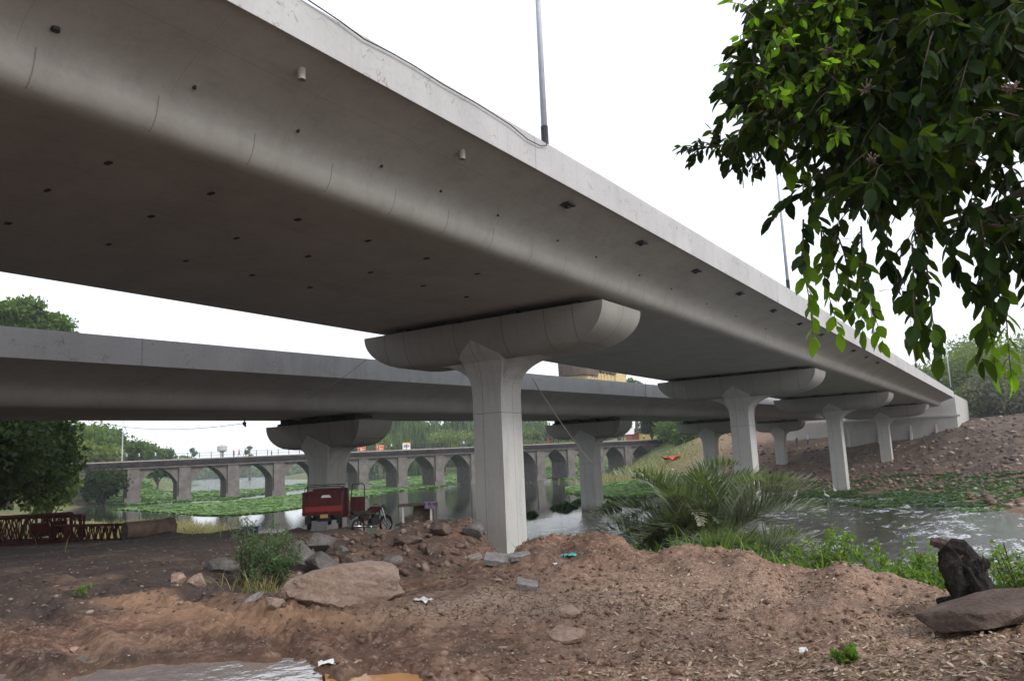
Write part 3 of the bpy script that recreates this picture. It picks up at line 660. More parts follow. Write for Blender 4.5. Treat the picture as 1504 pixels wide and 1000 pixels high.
# ------------------------------------------------------------------ truck on the rear flyover
tr = empty('truck', (-31.2, 60, f_bot(60)+.34), 0, 'cargo truck with brown tarpaulin and cream cab driving on the rear flyover', 'truck')
bm = bmesh.new(); bx(bm, (0, .3, .95), (2.3, 7.6, .22)); build('chassis', bm, M['dark_metal'], tr)
bm = bmesh.new(); bx(bm, (0, -1.6, 1.5), (2.35, 5.2, .9))
for i in range(9):
    for s in (-1, 1): bx(bm, (s*1.2, -4.0+i*.6, 1.6), (.06, .08, 1.1))
build('cargo_body', bm, M['cream'], tr)
bm = bmesh.new(); N = 26
rng = random.Random(5)
rings = []
for i in range(N+1):
    y = -4.45 + 5.5*i/N; ring = []; zl = 1.35 if i < 11 else 1.98
    for (x, z) in ((-1.3, zl), (-1.34, 2.4), (-1.22, 3.15), (-.6, 3.42), (0, 3.5), (.6, 3.42), (1.22, 3.15), (1.34, 2.4), (1.32, zl)):
        ring.append(bm.verts.new((x+rng.uniform(-.05, .05), y, z+rng.uniform(-.06, .06)-.15*math.sin(i*1.3)**2+(.1 if i < 12 else -.15))))
    rings.append(ring)
for p, q in zip(rings[:-1], rings[1:]):
    for j in range(8): bm.faces.new((p[j], p[j+1], q[j+1], q[j]))
bm.faces.new(rings[0][::-1]); bm.faces.new(rings[-1]); build('tarpaulin', bm, M['tarp'], tr, True)
bm = bmesh.new(); prism(bm, [(1.15, .9), (3.3, .9), (3.35, 1.9), (3.0, 2.95), (1.15, 3.0)], 'x', -1.15, 1.15); cb = build('cab', bm, M['cream'], tr)
bm = bmesh.new(); prism(bm, [(1.7, 1.95), (2.85, 1.95), (2.65, 2.7), (1.7, 2.7)], 'x', 1.152, 1.17); prism(bm, [(1.7, 1.95), (2.85, 1.95), (2.65, 2.7), (1.7, 2.7)], 'x', -1.17, -1.152); build('window', bm, M['glass'], cb)
bm = bmesh.new(); bx(bm, (1.4, 3.25, 2.2), (.1, .2, .42)); tube(bm, [(1.15, 3.1, 2.5), (1.4, 3.25, 2.4)], .02, 6); build('mirror', bm, M['black'], cb)
bm = bmesh.new(); bx(bm, (0, 2.7, 3.03), (1.9, .3, .1)); build('sun_visor', bm, M['teal'], cb)
for y in (-2.9, -1.7, 2.5):
    for s in (-1, 1):
        bm = bmesh.new(); lathe_x(bm, [(-.15, .2), (-.15, .47), (-.1, .52), (.1, .52), (.15, .47), (.15, .2)], 20, (s*1.0, y, .52)); w = build('wheel', bm, M['black'], tr, True)
        bm = bmesh.new(); lathe_x(bm, [(-.1, .01), (-.1, .2), (.1, .2), (.1, .01)], 12, (s*1.0, y, .52)); build('rim', bm, M['galv'], w)
# ------------------------------------------------------------------ old arch bridge
OB0 = Vector((-135.602, 69.747, 0)); OBd = Vector((3.723, 7.432, 0)); OBL = OBd.length; obang = math.atan2(OBd.y, OBd.x)
obr = empty('arch_bridge', (OB0.x, OB0.y, 0), obang, 'old stone road bridge with pointed arches and blackened cornice crossing the river', 'stone bridge')
NSP = 16; g8 = .082/OBL
def dz(x): return 2.69 + g8*x
TW = 6.5   # width; near face is at local y = -0.0 (towards the viewer: -y side)
bm = bmesh.new(); PW = 2.3; seq = []
xs_all = [-9.5]
for k in range(NSP):
    x0 = k*OBL + (-.2 if k else 0)
    c0, c1 = x0-PW/2, x0+PW/2
    seq += [(c0, -7.5, 1), (c1, -7.5, 1)]
def arch_profile():
    pts = [(-7.5*1.0, -7.5)]
    out = [(-8.8, -7.5)]
    for k in range(NSP):
        xc = k*OBL; out.append((xc+PW/2-.0, None))
    return out
def archz(u, k):            # u in 0..1 across the opening
    half = abs(u-.5)*2      # 1 at springing, 0 at crown
    zs, zc = -1.7+g8*k*OBL, 1.35+g8*k*OBL
    return zs + (zc-zs)*(1-half**2.1)**.62*.62 + (zc-zs)*.38*(1-half)
def add_quad(bm, q): bm.faces.new([bm.verts.new(v) for v in q])
YN, YF = 0.0, TW
for k in range(-1, NSP):
    a = k*OBL+PW/2; b2 = (k+1)*OBL-PW/2; 
    if k == -1: a, b2 = -9, -PW/2
    if k == NSP-1: b2 = a+5.5
    ztop = lambda x: dz(x)-1.42
    if k in (-1, NSP-1):
        for yv in (YN, YF): add_quad(bm, [(a, yv, -7.5), (b2, yv, -7.5), (b2, yv, ztop(b2)), (a, yv, ztop(a))])
    else:
        N = 26; P = []
        for i in range(N+1):
            u = .5-.5*math.cos(PI*i/N) ; P.append((a+(b2-a)*u, archz(u, k)))
        for (p, q) in zip(P[:-1], P[1:]):
            for yv in (YN, YF): add_quad(bm, [(p[0], yv, p[1]), (q[0], yv, q[1]), (q[0], yv, ztop(q[0])), (p[0], yv, ztop(p[0]))])
            add_quad(bm, [(p[0], YN, p[1]), (p[0], YF, p[1]), (q[0], YF, q[1]), (q[0], YN, q[1])])
        for xx in (a, b2): add_quad(bm, [(xx, YN, -7.5), (xx, YF, -7.5), (xx, YF, archz(0, k)), (xx, YN, archz(0, k))])
    if k >= 0:
        pass
for k in range(NSP):
    a, b2 = k*OBL-PW/2, k*OBL+PW/2
    for yv in (YN, YF): add_quad(bm, [(a, yv, -7.5), (b2, yv, -7.5), (b2, yv, dz(b2)-1.42), (a, yv, dz(a)-1.42)])
add_quad(bm, [(-9, YN, dz(0)-1.42), (-9, YF, dz(0)-1.42), (NSP*OBL, YF, dz(NSP*OBL)-1.42), (NSP*OBL, YN, dz(NSP*OBL)-1.42)])
bmesh.ops.remove_doubles(bm, verts=bm.verts, dist=.004); bmesh.ops.recalc_face_normals(bm, faces=bm.faces)
build('arch_wall', bm, M['stone'], obr)
XE = (NSP-1)*OBL+6.5
def bar(bm, x0, x1, y0, y1, zt0, zt1, n=30):
    R_ = []
    for i in range(n+1):
        x = x0+(x1-x0)*i/n; d_ = dz(x); R_.append([bm.verts.new(v) for v in ((x, y0, d_+zt0), (x, y1, d_+zt0), (x, y1, d_+zt1), (x, y0, d_+zt1))])
    for p, q in zip(R_[:-1], R_[1:]):
        for j in range(4): bm.faces.new((p[j], p[(j+1) % 4], q[(j+1) % 4], q[j]))
    bm.faces.new(R_[0]); bm.faces.new(R_[-1][::-1]); bmesh.ops.recalc_face_normals(bm, faces=bm.faces)
for k in range(NSP):
    bm = bmesh.new(); x = k*OBL; h = dz(x)-1.43
    prism(bm, [(x-PW/2+.1, 0.05), (x-PW/2+.2, -.45), (x+PW/2-.2, -.45), (x+PW/2-.1, 0.05)], 'z', -7.4, h); bx(bm, (x, -.22, -4.1), (PW+.25, .75, 1.0))
    build('pier_pilaster', bm, M['stone'], obr)
bm = bmesh.new(); bar(bm, -9, XE, -.62, TW+.62, -1.42, -1.053); build('string_course', bm, M['stone'], obr)
bm = bmesh.new(); bar(bm, -9, XE, -.85, TW+.85, -1.05, -.2); build('cornice', bm, M['stone_dark'], obr)
bm = bmesh.new(); bar(bm, -9, XE, -.8, -.45, -.197, 0); bar(bm, -9, XE, TW+.45, TW+.8, -.197, 0); build('coping', bm, M['stone_pale'], obr)
bm = bmesh.new(); bar(bm, -9, XE, -.44, TW+.44, -.197, -.15); build('roadway', bm, M['asphalt'], obr)
for side, yv in (('n', -.62), ('f', TW+.62)):
    bm = bmesh.new()
    for z in (.5, 1.0):
        for i in range(20): tube(bm, [(-8+i*4, yv, dz(-8+i*4)+z), (-4+i*4, yv, dz(-4+i*4)+z)], .02, 4)
    build('handrail', bm, M['dark_metal'], obr)
for i in range(40):
    x = -7+i*2.0; bm = bmesh.new(); bx(bm, (x, -.62, dz(x)+.5), (.1, .1, 1.1)); build('railing_post', bm, M['dark_metal'], obr)
def on_bridge(px, y=1.2):
    """point on the old deck that shows above this column"""
    lo, hi = -9.0, NSP*OBL+8
    inv = RC.transposed(); ca, sa = math.cos(obang), math.sin(obang)
    for _ in range(50):
        mid = (lo+hi)/2; wx = OB0.x + ca*mid - sa*y; wy = OB0.y + sa*mid + ca*y; q = inv @ Vector((wx, wy, dz(mid)))
        if 752 + F*q.x/-q.z < px: lo = mid
        else: hi = mid
    return Vector((wx, wy, dz(mid)-.2))
# people
def skin_person(name, height, shirt, pants, pose, label, loc, rz, group=None, sit=False):
    me = bpy.data.meshes.new(name)
    k = height/1.7
    J = {'pel': (0, 0, .95), 'wai': (0, .0, 1.1), 'che': (0, 0, 1.32), 'nek': (0, 0, 1.47), 'hd0': (0, .02, 1.56), 'hd1': (0, .02, 1.68)}
    E_ = [('pel', 'wai'), ('wai', 'che'), ('che', 'nek'), ('nek', 'hd0'), ('hd0', 'hd1')]; Rd = {'pel': .14, 'wai': .125, 'che': .15, 'nek': .055, 'hd0': .085, 'hd1': .08}
    for s, t in ((-1, 'l'), (1, 'r')):
        sp = pose.get('step', .1)*s; ar = pose.get('arm', .1)*s
        if sit:
            J.update({t+'hi': (s*.1, 0, .92), t+'kn': (s*.14, .42, .88), t+'an': (s*.14, .36, .45), t+'to': (s*.14, .5, .42)})
        else:
            J.update({t+'hi': (s*.1, 0, .9), t+'kn': (s*.11, sp*.6+.03, .5), t+'an': (s*.11, sp, .08), t+'to': (s*.11, sp+.15, .04)})
        J.update({t+'sh': (s*.19, 0, 1.4), t+'el': (s*.25, -ar*.4+(.12 if sit else 0), 1.14), t+'wr': (s*.26, .08-ar+(.3 if sit else 0), .92 if not sit else 1.08), t+'ha': (s*.26, .1-ar+(.36 if sit else 0), .84 if not sit else 1.07)})
        E_ += [('pel', t+'hi'), (t+'hi', t+'kn'), (t+'kn', t+'an'), (t+'an', t+'to'), ('che', t+'sh'), (t+'sh', t+'el'), (t+'el', t+'wr'), (t+'wr', t+'ha')]
        Rd.update({t+'hi': .1, t+'kn': .065, t+'an': .045, t+'to': .035, t+'sh': .065, t+'el': .045, t+'wr': .032, t+'ha': .038})
    ks = list(J); me.from_pydata([tuple(c_*k for c_ in J[q]) for q in ks], [(ks.index(a), ks.index(b)) for a, b in E_], [])
    o = bpy.data.objects.new(name, me); COL.objects.link(o)
    md = o.modifiers.new('skin', 'SKIN')
    if not me.skin_vertices: me.skin_vertices.new()
    sv = me.skin_vertices[0].data
    for i, q in enumerate(ks):
        sv[i].radius = (Rd[q]*k, Rd[q]*k*.8); sv[i].use_root = (q == 'pel')
    o.modifiers.new('sub', 'SUBSURF').levels = 1; o.modifiers['sub'].render_levels = 1
    key = 'cloth_%s_%s' % (shirt, pants)
    if key not in M:
        m, nt, b = new_mat('clothes_and_skin'); g = G(nt); sep = g.n('ShaderNodeSeparateXYZ'); g.l(g.n('ShaderNodeTexCoord').outputs['Object'], sep.inputs[0])
        z = sep.outputs[2]; c = g.mix(g.math('GREATER_THAN', z, .98), pants, shirt); c = g.mix(g.math('GREATER_THAN', z, 1.48), c, (.16, .085, .055)); c = g.mix(g.math('GREATER_THAN', z, 1.62), c, (.015, .012, .01))
        c = g.mix(g.math('LESS_THAN', z, .1), c, (.05, .035, .03)); g.l(c, b.inputs['Base Color']); b.inputs['Roughness'].default_value = .8; M[key] = m
    me.materials.append(M[key]); o.location = loc; o.rotation_euler = (0, 0, rz)
    return tag(o, label, 'person', group)
W_, R_, O_, B_, K_, BL = (.7, .7, .72), (.55, .03, .03), (.65, .2, .04), (.05, .08, .3), (.03, .03, .035), (.25, .4, .6)
ppl = [(186, BL, K_, 'person in pale blue walking on the old bridge by the lamp pole'), (204, W_, K_, 'person in white on the old bridge, right of the thin lamp pole'), (228, W_, B_, 'person in white walking alone over the second arch of the old bridge'),
       (343, R_, K_, 'person in red standing at the railing of the old bridge'), (351, O_, B_, 'person in orange standing just right of the one in red'), (360, K_, K_, 'person in dark clothes bent at the railing beside the pair in red and orange'),
       (399, W_, B_, 'person in white left of the rear pier cap on the old bridge'), (575, W_, K_, 'person in white standing between the orange boards on the old bridge'),
       (681, W_, B_, 'person in white close to the large pier on the old bridge'), (689, B_, K_, 'person in blue beside the large pier on the old bridge'), (805, R_, R_, 'person in bright red on the old bridge left of the river pier'), (819, R_, K_, 'person in red with dark trousers on the old bridge left of the river pier'),
       (946, W_, K_, 'person in white near the right end of the old bridge')]
for i, (px, s1, s2, l) in enumerate(ppl):
    skin_person('person', 1.62+.1*((i*7) % 3), s1, s2, {'step': .1+.1*(i % 3), 'arm': .1*(i % 2)}, l, on_bridge(px, .6), obang+(PI/2 if i % 2 else -PI/2)+PI*(i % 3 == 0)*.9, 'people on the old bridge')
for px, py, c_, l in ((1171, 655, B_, 'person in blue squatting place by the buttress of the white abutment'), (1187, 654, BL, 'person in light blue standing under the white abutment')):
    p = hit(px, py, 100); skin_person('person', 1.6, c_, K_, {'step': .1}, l.replace('squatting place', 'standing'), p, 1.0, 'people under the rear flyover')
# signs on the bridge
def board(px, w, h, z0, mats, label, cols):
    p = on_bridge(px, .1); r_ = empty('sign_board', p, obang, label, 'road sign')
    bm = bmesh.new(); bx(bm, (0, 0, z0+h/2), (w, .06, h)); build('panel', bm, mats[0], r_)
    for s in (-1, 1):
        bm = bmesh.new(); bx(bm, (s*w*.4, .09, (z0+h)/2), (.07, .07, z0+h)); build('post', bm, M['dark_metal'], r_)
    return r_
m, nt, b = new_mat('striped_board'); g = G(nt); sep = g.n('ShaderNodeSeparateXYZ'); g.l(g.n('ShaderNodeTexCoord').outputs['Object'], sep.inputs[0])
fr = g.math('LESS_THAN', g.math('FRACT', g.math('MULTIPLY', g.math('ADD', sep.outputs[0], sep.outputs[2]), 2.2)), .5); g.l(g.mix(fr, (.75, .12, .02), (.75, .6, .1)), b.inputs['Base Color']); M['stripe'] = m
M['orange_board'] = plain('orange_board', (.5, .15, .06), .6, 0, .2)
M['white_board'] = plain('white_board', (.75, .75, .78), .5); M['blue_board'] = plain('blue_panel', (.02, .06, .4), .5)
for px, l in ((531, 'orange hoarding on the old bridge beside the rear pier'), (558, 'second orange hoarding on the old bridge, right of the first')):
    r_ = board(px, 1.75, .85, .25, [M['orange_board']], l, 0)
    bm = bmesh.new(); bx(bm, (0, -.05, 1.2), (1.75, .06, .22)); build('stripe_panel', bm, M['stripe'], r_)
    for (x, z, w) in ((-.35, .85, .7), (.2, .62, .9), (-.1, .42, .6)):
        bm = bmesh.new(); bx(bm, (x, -.04, z), (w, .02, .09)); build('lettering', bm, M['white_board'], r_)
r_ = board(597, 1.7, 1.1, .25, [M['white_board']], 'white board with a blue oval and orange striped top on the old bridge', 0)
bm = bmesh.new(); bx(bm, (0, 0, 1.5), (1.7, .06, .3)); build('stripe_panel', bm, M['stripe'], r_)
bm = bmesh.new()
vs = [bm.verts.new((.62*math.cos(a), -.04, .92+.24*math.sin(a))) for a in np.linspace(0, 2*PI, 28, endpoint=False)]; bm.faces.new(vs); bmesh.ops.solidify(bm, geom=bm.faces[:], thickness=.02); build('oval', bm, M['blue_board'], r_)
bm = bmesh.new(); bx(bm, (0, -.07, .94), (.8, .015, .09)); bx(bm, (0, -.045, .5), (1.2, .015, .1)); build('lettering', bm, M['white_board'], r_)
# green and white hoarding at the far end of the bridge
p = on_bridge(923, 9); r_ = empty('hoarding', p, obang-.3, 'tall white hoarding with a green mark beside the river pier cap', 'billboard')
bm = bmesh.new(); bx(bm, (0, 0, 3.6), (3.4, .12, 3.4)); build('panel', bm, M['white_board'], r_)
bm = bmesh.new(); bx(bm, (.9, -.08, 3.9), (.7, .03, .9)); bx(bm, (.9, -.09, 4.6), (1.1, .03, .2)); build('green_mark', bm, plain('green_print', (.03, .3, .08), .5), r_)
for s in (-1, 1):
    bm = bmesh.new(); bx(bm, (s*1.3, .12, 1), (.12, .12, 4)); build('post', bm, M['dark_metal'], r_)
# street lamp on the old bridge
p = on_bridge(179, 5); lp = empty('street_lamp', p, obang, 'thin lamp pole standing on the old bridge against the leafy hill', 'street lamp')
bm = bmesh.new(); tube(bm, [(0, 0, 0), (0, 0, 9)], [.09, .06], 8); build('pole', bm, M['galv'], lp)
bm = bmesh.new(); tube(bm, [(0, 0, 8.9), (0, -1.4, 9.2)], .04, 6); bx(bm, (0, -1.6, 9.2), (.2, .5, .1)); build('lamp_head', bm, M['galv'], lp)
exec_marker = 1
# ------------------------------------------------------------------ three-wheeler
def ramp_rot(dx, dy): return math.atan2(dx, dy)
pv = gz(475, 32.0); hd = -math.atan2(pv.x, pv.y)-.08
tw = empty('cargo_three_wheeler', pv, hd, 'red cargo three-wheeler seen from behind with its cab door open, under the rear flyover', 'three-wheeler')
bm = bmesh.new()
bx(bm, (-.06, 1.0, .62), (1.5, 2.0, .08))
bx(bm, (-.06, .02, 1.06), (1.5, .05, .82)); bx(bm, (-.06, 1.98, 1.06), (1.5, .05, .82))
for s in (-1, 1): bx(bm, (-.06+s*.727, 1.0, 1.06), (.05, 1.9, .82))
for x in (-.56, -.06, .44): bx(bm, (x, -.02, 1.06), (.06, .03, .8))
bx(bm, (-.06, -.025, 1.465), (1.52, .04, .05)); bx(bm, (-.06, -.025, .68), (1.52, .04, .06)); bx(bm, (-.06, -.012, 1.08), (1.5, .03, .04))
for s in (-1, 1): bx(bm, (-.06+s*.69, -.05, 1.3), (.03, .03, .12))
build('cargo_box', bm, M['red_paint'], tw)
bm = bmesh.new(); bx(bm, (0, -.045, .83), (1.42, .012, .2)); build('tail_stripe', bm, plain('bright_red', (.26, .016, .015), .5), tw)
bm = bmesh.new(); prism(bm, [(-.1, 1.26), (.3, 1.26), (.23, 1.36), (-.03, 1.36)], 'y', -.06, -.046); build('sticker', bm, M['white_plastic'], tw)
bm = bmesh.new()
for s in (-1, 1):
    tube(bm, [(s*.72, .05, 1.45), (s*.72, .05, 1.62), (s*.66, .05, 1.68), (0, .05, 1.7)], .016, 6)
    tube(bm, [(s*.72, .05, 1.64), (s*.72, 1.95, 1.72)], .016, 6); tube(bm, [(s*.72, 1.0, 1.45), (s*.72, 1.0, 1.68)], .014, 6)
tube(bm, [(-.72, 1.95, 1.72), (.72, 1.95, 1.72)], .016, 6)
build('rail', bm, M['dark_metal'], tw)
bm = bmesh.new(); prism(bm, [(2.05, .35), (3.1, .35), (3.35, .8), (3.0, 1.46), (2.75, 1.55), (2.05, 1.55)], 'x', -.6, .82); cb = build('cab', bm, M['red_paint'], tw)
bm = bmesh.new(); prism(bm, [(-.5, 1.0), (.5, 1.0), (.45, 1.42), (-.45, 1.42)], 'y', 2.03, 2.045); build('window', bm, M['glass'], cb)
rot = Matrix.Rotation(math.radians(-82), 4, 'Z'); dr = empty('door', (.84, 2.95, 0), 0); dr.parent = tw
bm = bmesh.new(); bx(bm, (.36, 0, .72), (.62, .05, .82)); o = build('door_panel', bm, M['red_paint'], dr)
bm = bmesh.new(); tube(bm, [(.08, 0, 1.1), (.14, 0, 1.62), (.2, 0, 1.68), (.58, 0, 1.68), (.65, 0, 1.6), (.66, 0, 1.1)], .022, 6); build('window_frame', bm, M['dark_metal'], dr)
dr.rotation_euler = (0, 0, .12)
for (x, y) in ((-.6, .55), (.6, .55), (0, 3.1)):
    bm = bmesh.new(); lathe_x(bm, [(-.07, .13), (-.07, .25), (-.05, .29), (.05, .29), (.07, .25), (.07, .13)], 20, (x, y, .29)); w = build('wheel', bm, M['black'], tw, True)
    bm = bmesh.new(); lathe_x(bm, [(-.05, .01), (-.05, .13), (.05, .13), (.05, .01)], 12, (x, y, .29)); build('rim', bm, M['galv'], w)
bm = bmesh.new(); bx(bm, (0, .5, .42), (1.1, .12, .12)); bx(bm, (.1, 1.2, .5), (.5, 1.4, .16)); bx(bm, (0, .3, .48), (.5, .4, .28)); build('rear_axle', bm, M['dark_metal'], tw)
for s in (-1, 1):
    bm = bmesh.new(); bx(bm, (s*.6, -.01, .42), (.22, .02, .3)); build('mudflap', bm, M['black'], tw)
bm = bmesh.new(); bx(bm, (.02, -.03, .55), (.3, .02, .14)); build('number_plate', bm, plain('plate_yellow', (.42, .3, .12), .6), tw)
# ------------------------------------------------------------------ motorcycle (heads along +x locally)
pm = gz(545, 31.0); az = math.atan2(pm.x, pm.y)
mc = empty('motorcycle', pm, -az+.62, 'dark motorcycle with chrome exhaust parked right of the red three-wheeler', 'motorcycle')
def yt(bm, pts, r, n=8): tube(bm, pts, r, n)
for nm, x in (('rear', -.62), ('front', .66)):
    bm = bmesh.new()
    R_ = .27; t_ = .045; rings = []
    for i in range(28):
        a = 2*PI*i/28; rings.append([bm.verts.new((x+math.cos(a)*(R_+t_*math.cos(b)), t_*math.sin(b), .31+math.sin(a)*(R_+t_*math.cos(b)))) for b in np.linspace(0, 2*PI, 8, endpoint=False)])
    for i in range(28):
        for j in range(8): bm.faces.new((rings[i][j], rings[(i+1) % 28][j], rings[(i+1) % 28][(j+1) % 8], rings[i][(j+1) % 8]))
    w = build('wheel', bm, M['black'], mc, True)
    bm = bmesh.new(); rings = []
    for i in range(28):
        a = 2*PI*i/28; rings.append([bm.verts.new((x+math.cos(a)*(.235+.012*math.cos(b)), .022*math.sin(b), .31+math.sin(a)*(.235+.012*math.cos(b)))) for b in np.linspace(0, 2*PI, 6, endpoint=False)])
    for i in range(28):
        for j in range(6): bm.faces.new((rings[i][j], rings[(i+1) % 28][j], rings[(i+1) % 28][(j+1) % 6], rings[i][(j+1) % 6]))
    for i in range(9):
        a = 2*PI*i/9; tube(bm, [(x, 0, .31), (x+math.cos(a)*.23, 0, .31+math.sin(a)*.23)], .005, 4)
    tube(bm, [(x, -.05, .31), (x, .05, .31)], .05, 10); build('rim', bm, M['chrome'], w, True)
bm = bmesh.new(); prism(bm, [(-.85, .78), (-.2, .76), (-.08, .8), (-.1, .88), (-.5, .88), (-.88, .93), (-.95, .88)], 'y', -.12, .12); build('seat', bm, M['black'], mc)
bm = bmesh.new(); prism(bm, [(-.14, .76), (.25, .8), (.36, .9), (.3, 1.0), (.05, 1.02), (-.12, .92)], 'y', -.13, .13); build('fuel_tank', bm, plain('maroon_paint', (.035, .005, .007), .3), mc)
bm = bmesh.new(); yt(bm, [(.4, 0, .95), (.1, 0, .7), (-.15, 0, .72), (-.6, 0, .8), (-.9, 0, .86)], .022); yt(bm, [(.38, 0, .9), (.28, 0, .4), (-.2, 0, .34), (-.62, -.06, .31)], .022); yt(bm, [(-.5, .1, .78), (-.62, .1, .32)], .025); yt(bm, [(-.5, -.1, .78), (-.62, -.1, .32)], .025); build('frame', bm, M['dark_metal'], mc, True)
bm = bmesh.new(); bx(bm, (.08, 0, .46), (.36, .24, .26)); bx(bm, (.12, 0, .64), (.2, .2, .16), Matrix.Rotation(.3, 3, 'Y')); build('engine', bm, M['dark_metal'], mc)
for sy in (-.13, .13):
    bm = bmesh.new(); bx(bm, (-.35, sy, .62), (.3, .03, .2)); build('side_panel', bm, plain('maroon_panel', (.03, .006, .007), .35), mc)
bm = bmesh.new(); yt(bm, [(.25, -.12, .5), (.22, -.16, .28), (-.1, -.18, .27), (-.25, -.18, .29)], .02); yt(bm, [(-.25, -.18, .29), (-.95, -.18, .37)], .045); build('exhaust', bm, M['chrome'], mc, True)
for s in (-1, 1):
    bm = bmesh.new(); yt(bm, [(.66, s*.07, .31), (.44, s*.07, .95)], .022); build('fork', bm, M['galv'], mc, True)
bm = bmesh.new(); yt(bm, [(.34, -.36, 1.06), (.4, -.22, 1.08), (.45, -.06, .99), (.45, .06, .99), (.4, .22, 1.08), (.34, .36, 1.06)], .014); build('handlebar', bm, M['dark_metal'], mc, True)
bm = bmesh.new(); bx(bm, (.55, 0, .92), (.12, .18, .18), None, .8); build('headlight', bm, M['dark_metal'], mc)
bm = bmesh.new(); prism(bm, [(.44, .5), (.5, .62), (.66, .67), (.84, .6), (.9, .48), (.86, .5), (.66, .62), (.52, .58)], 'y', -.05, .05); prism(bm, [(-.95, .6), (-.98, .75), (-.7, .8), (-.4, .72), (-.42, .66), (-.7, .7)], 'y', -.06, .06); build('mudguard', bm, M['dark_metal'], mc)
bm = bmesh.new(); bx(bm, (-.98, 0, .72), (.05, .12, .09)); build('tail_light', bm, M['red_paint'], mc)
# ------------------------------------------------------------------ small river side stall/cart
pc = gz(612, 30.6); az = math.atan2(pc.x, pc.y)
ct = empty('hand_cart', pc, -az, 'dark wooden cart with pale posts and flat top beside the motorcycle', 'cart')
m_wood = mottled('weathered_wood', (.03, .024, .02), (.09, .07, .055), 6, .9, .3, .005)
bm = bmesh.new(); bx(bm, (0, 0, .84), (1.5, .9, .08), Matrix.Rotation(-.03, 3, 'Y')); build('top', bm, m_wood, ct)
for (x, y) in ((-.55, -.4), (.5, -.4), (-.55, .4), (.5, .4)):
    bm = bmesh.new(); bx(bm, (x, y, .42), (.08, .08, .82)); build('leg', bm, M['pipe'] if y > 0 else plain('pale_post', (.4, .38, .35), .8), ct)
bm = bmesh.new(); prism(bm, [(-.6, .12), (.62, .12), (.62, .8), (-.15, .8), (-.2, .5), (-.6, .35)], 'y', -.2, -.14); build('side_board', bm, m_wood, ct)
bm = bmesh.new(); prism(bm, [(-.85, .1), (-.3, .06), (.9, .04), (1.25, .2), (.6, .22), (-.6, .2)], 'y', -.5, .3); build('tray', bm, m_wood, ct)
def cloth(name, w, d, hd_, mat):
    V = []; n = 14
    for i in range(n):
        for j in range(n):
            u, v = i/(n-1), j/(n-1); x = (u-.5)*w; y = (v-.5)*d
            z = .02+.03*math.sin(u*9)*math.cos(v*7); 
            if v < .4: y = (.4-.5)*d - .02*math.sin(u*14); z = .02-(.4-v)*d*1.0 + .01*math.sin(u*8)
            V.append((x, y, z))
    Fc = [(i*n+j, (i+1)*n+j, (i+1)*n+j+1, i*n+j+1) for i in range(n-1) for j in range(n-1)]
    return raw(name, V, Fc, mat, None, True)
o = cloth('cloth', .5, .62, .3, plain('mauve_cloth', (.12, .085, .16), .9)); tag(o, 'mauve cloth draped over the right corner of the dark cart', 'cloth')
Rz = Matrix.Rotation(-az, 3, 'Z'); o.location = pc + Rz @ Vector((.5, -.38, .9)); o.rotation_euler = (0, 0, -az+.1)
# ------------------------------------------------------------------ crane boom truss, pipe
def truss(px0, py0, px1, py1, w, h, bays, label, r0, r1):
    a = at_r(px0, py0, r0); b2 = at_r(px1, py1, r1); a.z = H(a.x, a.y)+.02; b2.z = H(b2.x, b2.y)+.02; d = b2-a; L = d.length
    root = empty('lattice_truss', a, math.atan2(d.y, d.x), label, 'steel truss', 'steel truss sections lying on the bank')
    for nm, pp in (('chord', [(0, 0), (w, 0), (0, h), (w, h)]),):
        for (y, z) in pp:
            bm = bmesh.new(); tube(bm, [(0, y, z), (L, y, z+b2.z-a.z)], .05, 6); build('chord', bm, M['rust'], root)
    bm = bmesh.new(); st = L/bays
    for i in range(bays):
        x0, x1 = i*st, (i+1)*st; xm = (x0+x1)/2; sl = lambda x: (b2.z-a.z)*x/L
        for y in (0, w):
            tube(bm, [(x0, y, sl(x0)), (xm, y, h+sl(xm))], .028, 5); tube(bm, [(xm, y, h+sl(xm)), (x1, y, sl(x1))], .028, 5); tube(bm, [(x1, y, sl(x1)), (x1, y, h+sl(x1))], .02, 4)
        for z in (0, h): tube(bm, [(x0, 0, z+sl(x0)), (xm, w, z+sl(xm))], .024, 5); tube(bm, [(xm, w, z+sl(xm)), (x1, 0, z+sl(x1))], .024, 5)
    build('lacing', bm, M['rust'], root)
    for x in (0, L):
        bm = bmesh.new(); zz = (b2.z-a.z)*x/L; tube(bm, [(x, 0, zz), (x, w, zz), (x, w, zz+h), (x, 0, zz+h), (x, 0, zz)], .07, 5); build('end_frame', bm, M['rust'], root)
    if h > .9:
        bm = bmesh.new(); bx(bm, (L*.8, w/2, h*.45), (L*.12, w*.6, h*.5)); build('infill_plate', bm, M['rust'], root)
    return root
truss(-150, 792, 104, 782, 1.1, 1.05, 9, 'tall rusty red lattice truss section lying on the bank at far left', 37, 36.5)
truss(-60, 775, 118, 775, 1.0, .95, 8, 'rusty lattice truss section lying behind the tall one', 39, 38.2)
truss(96, 776, 188, 773, .8, .62, 9, 'low slender red lattice truss section ending at the concrete pipe', 36, 37.5)
pp = gz(186, 37.0); pq = at_r(250, 770, math.hypot(pp.x, pp.y)+.8); pq.z = H(pq.x, pq.y)
d = (pq-pp); L = d.length+.1; o = empty('concrete_pipe', pp+Vector((0, 0, .36)), math.atan2(d.y, d.x), 'large brown concrete pipe lying on its side at the end of the trusses', 'pipe')
bm = bmesh.new(); lathe_x(bm, [(0, .37), (L-.25, .37), (L-.25, .42), (L, .42), (L, .33), (0, .31), (0, .37)], 36); build('barrel', bm, M['pipe'], o, False)
o.children[0].data.polygons.foreach_set('use_smooth', [False]*len(o.children[0].data.polygons)); smooth_by_angle(o.children[0].data, .7)
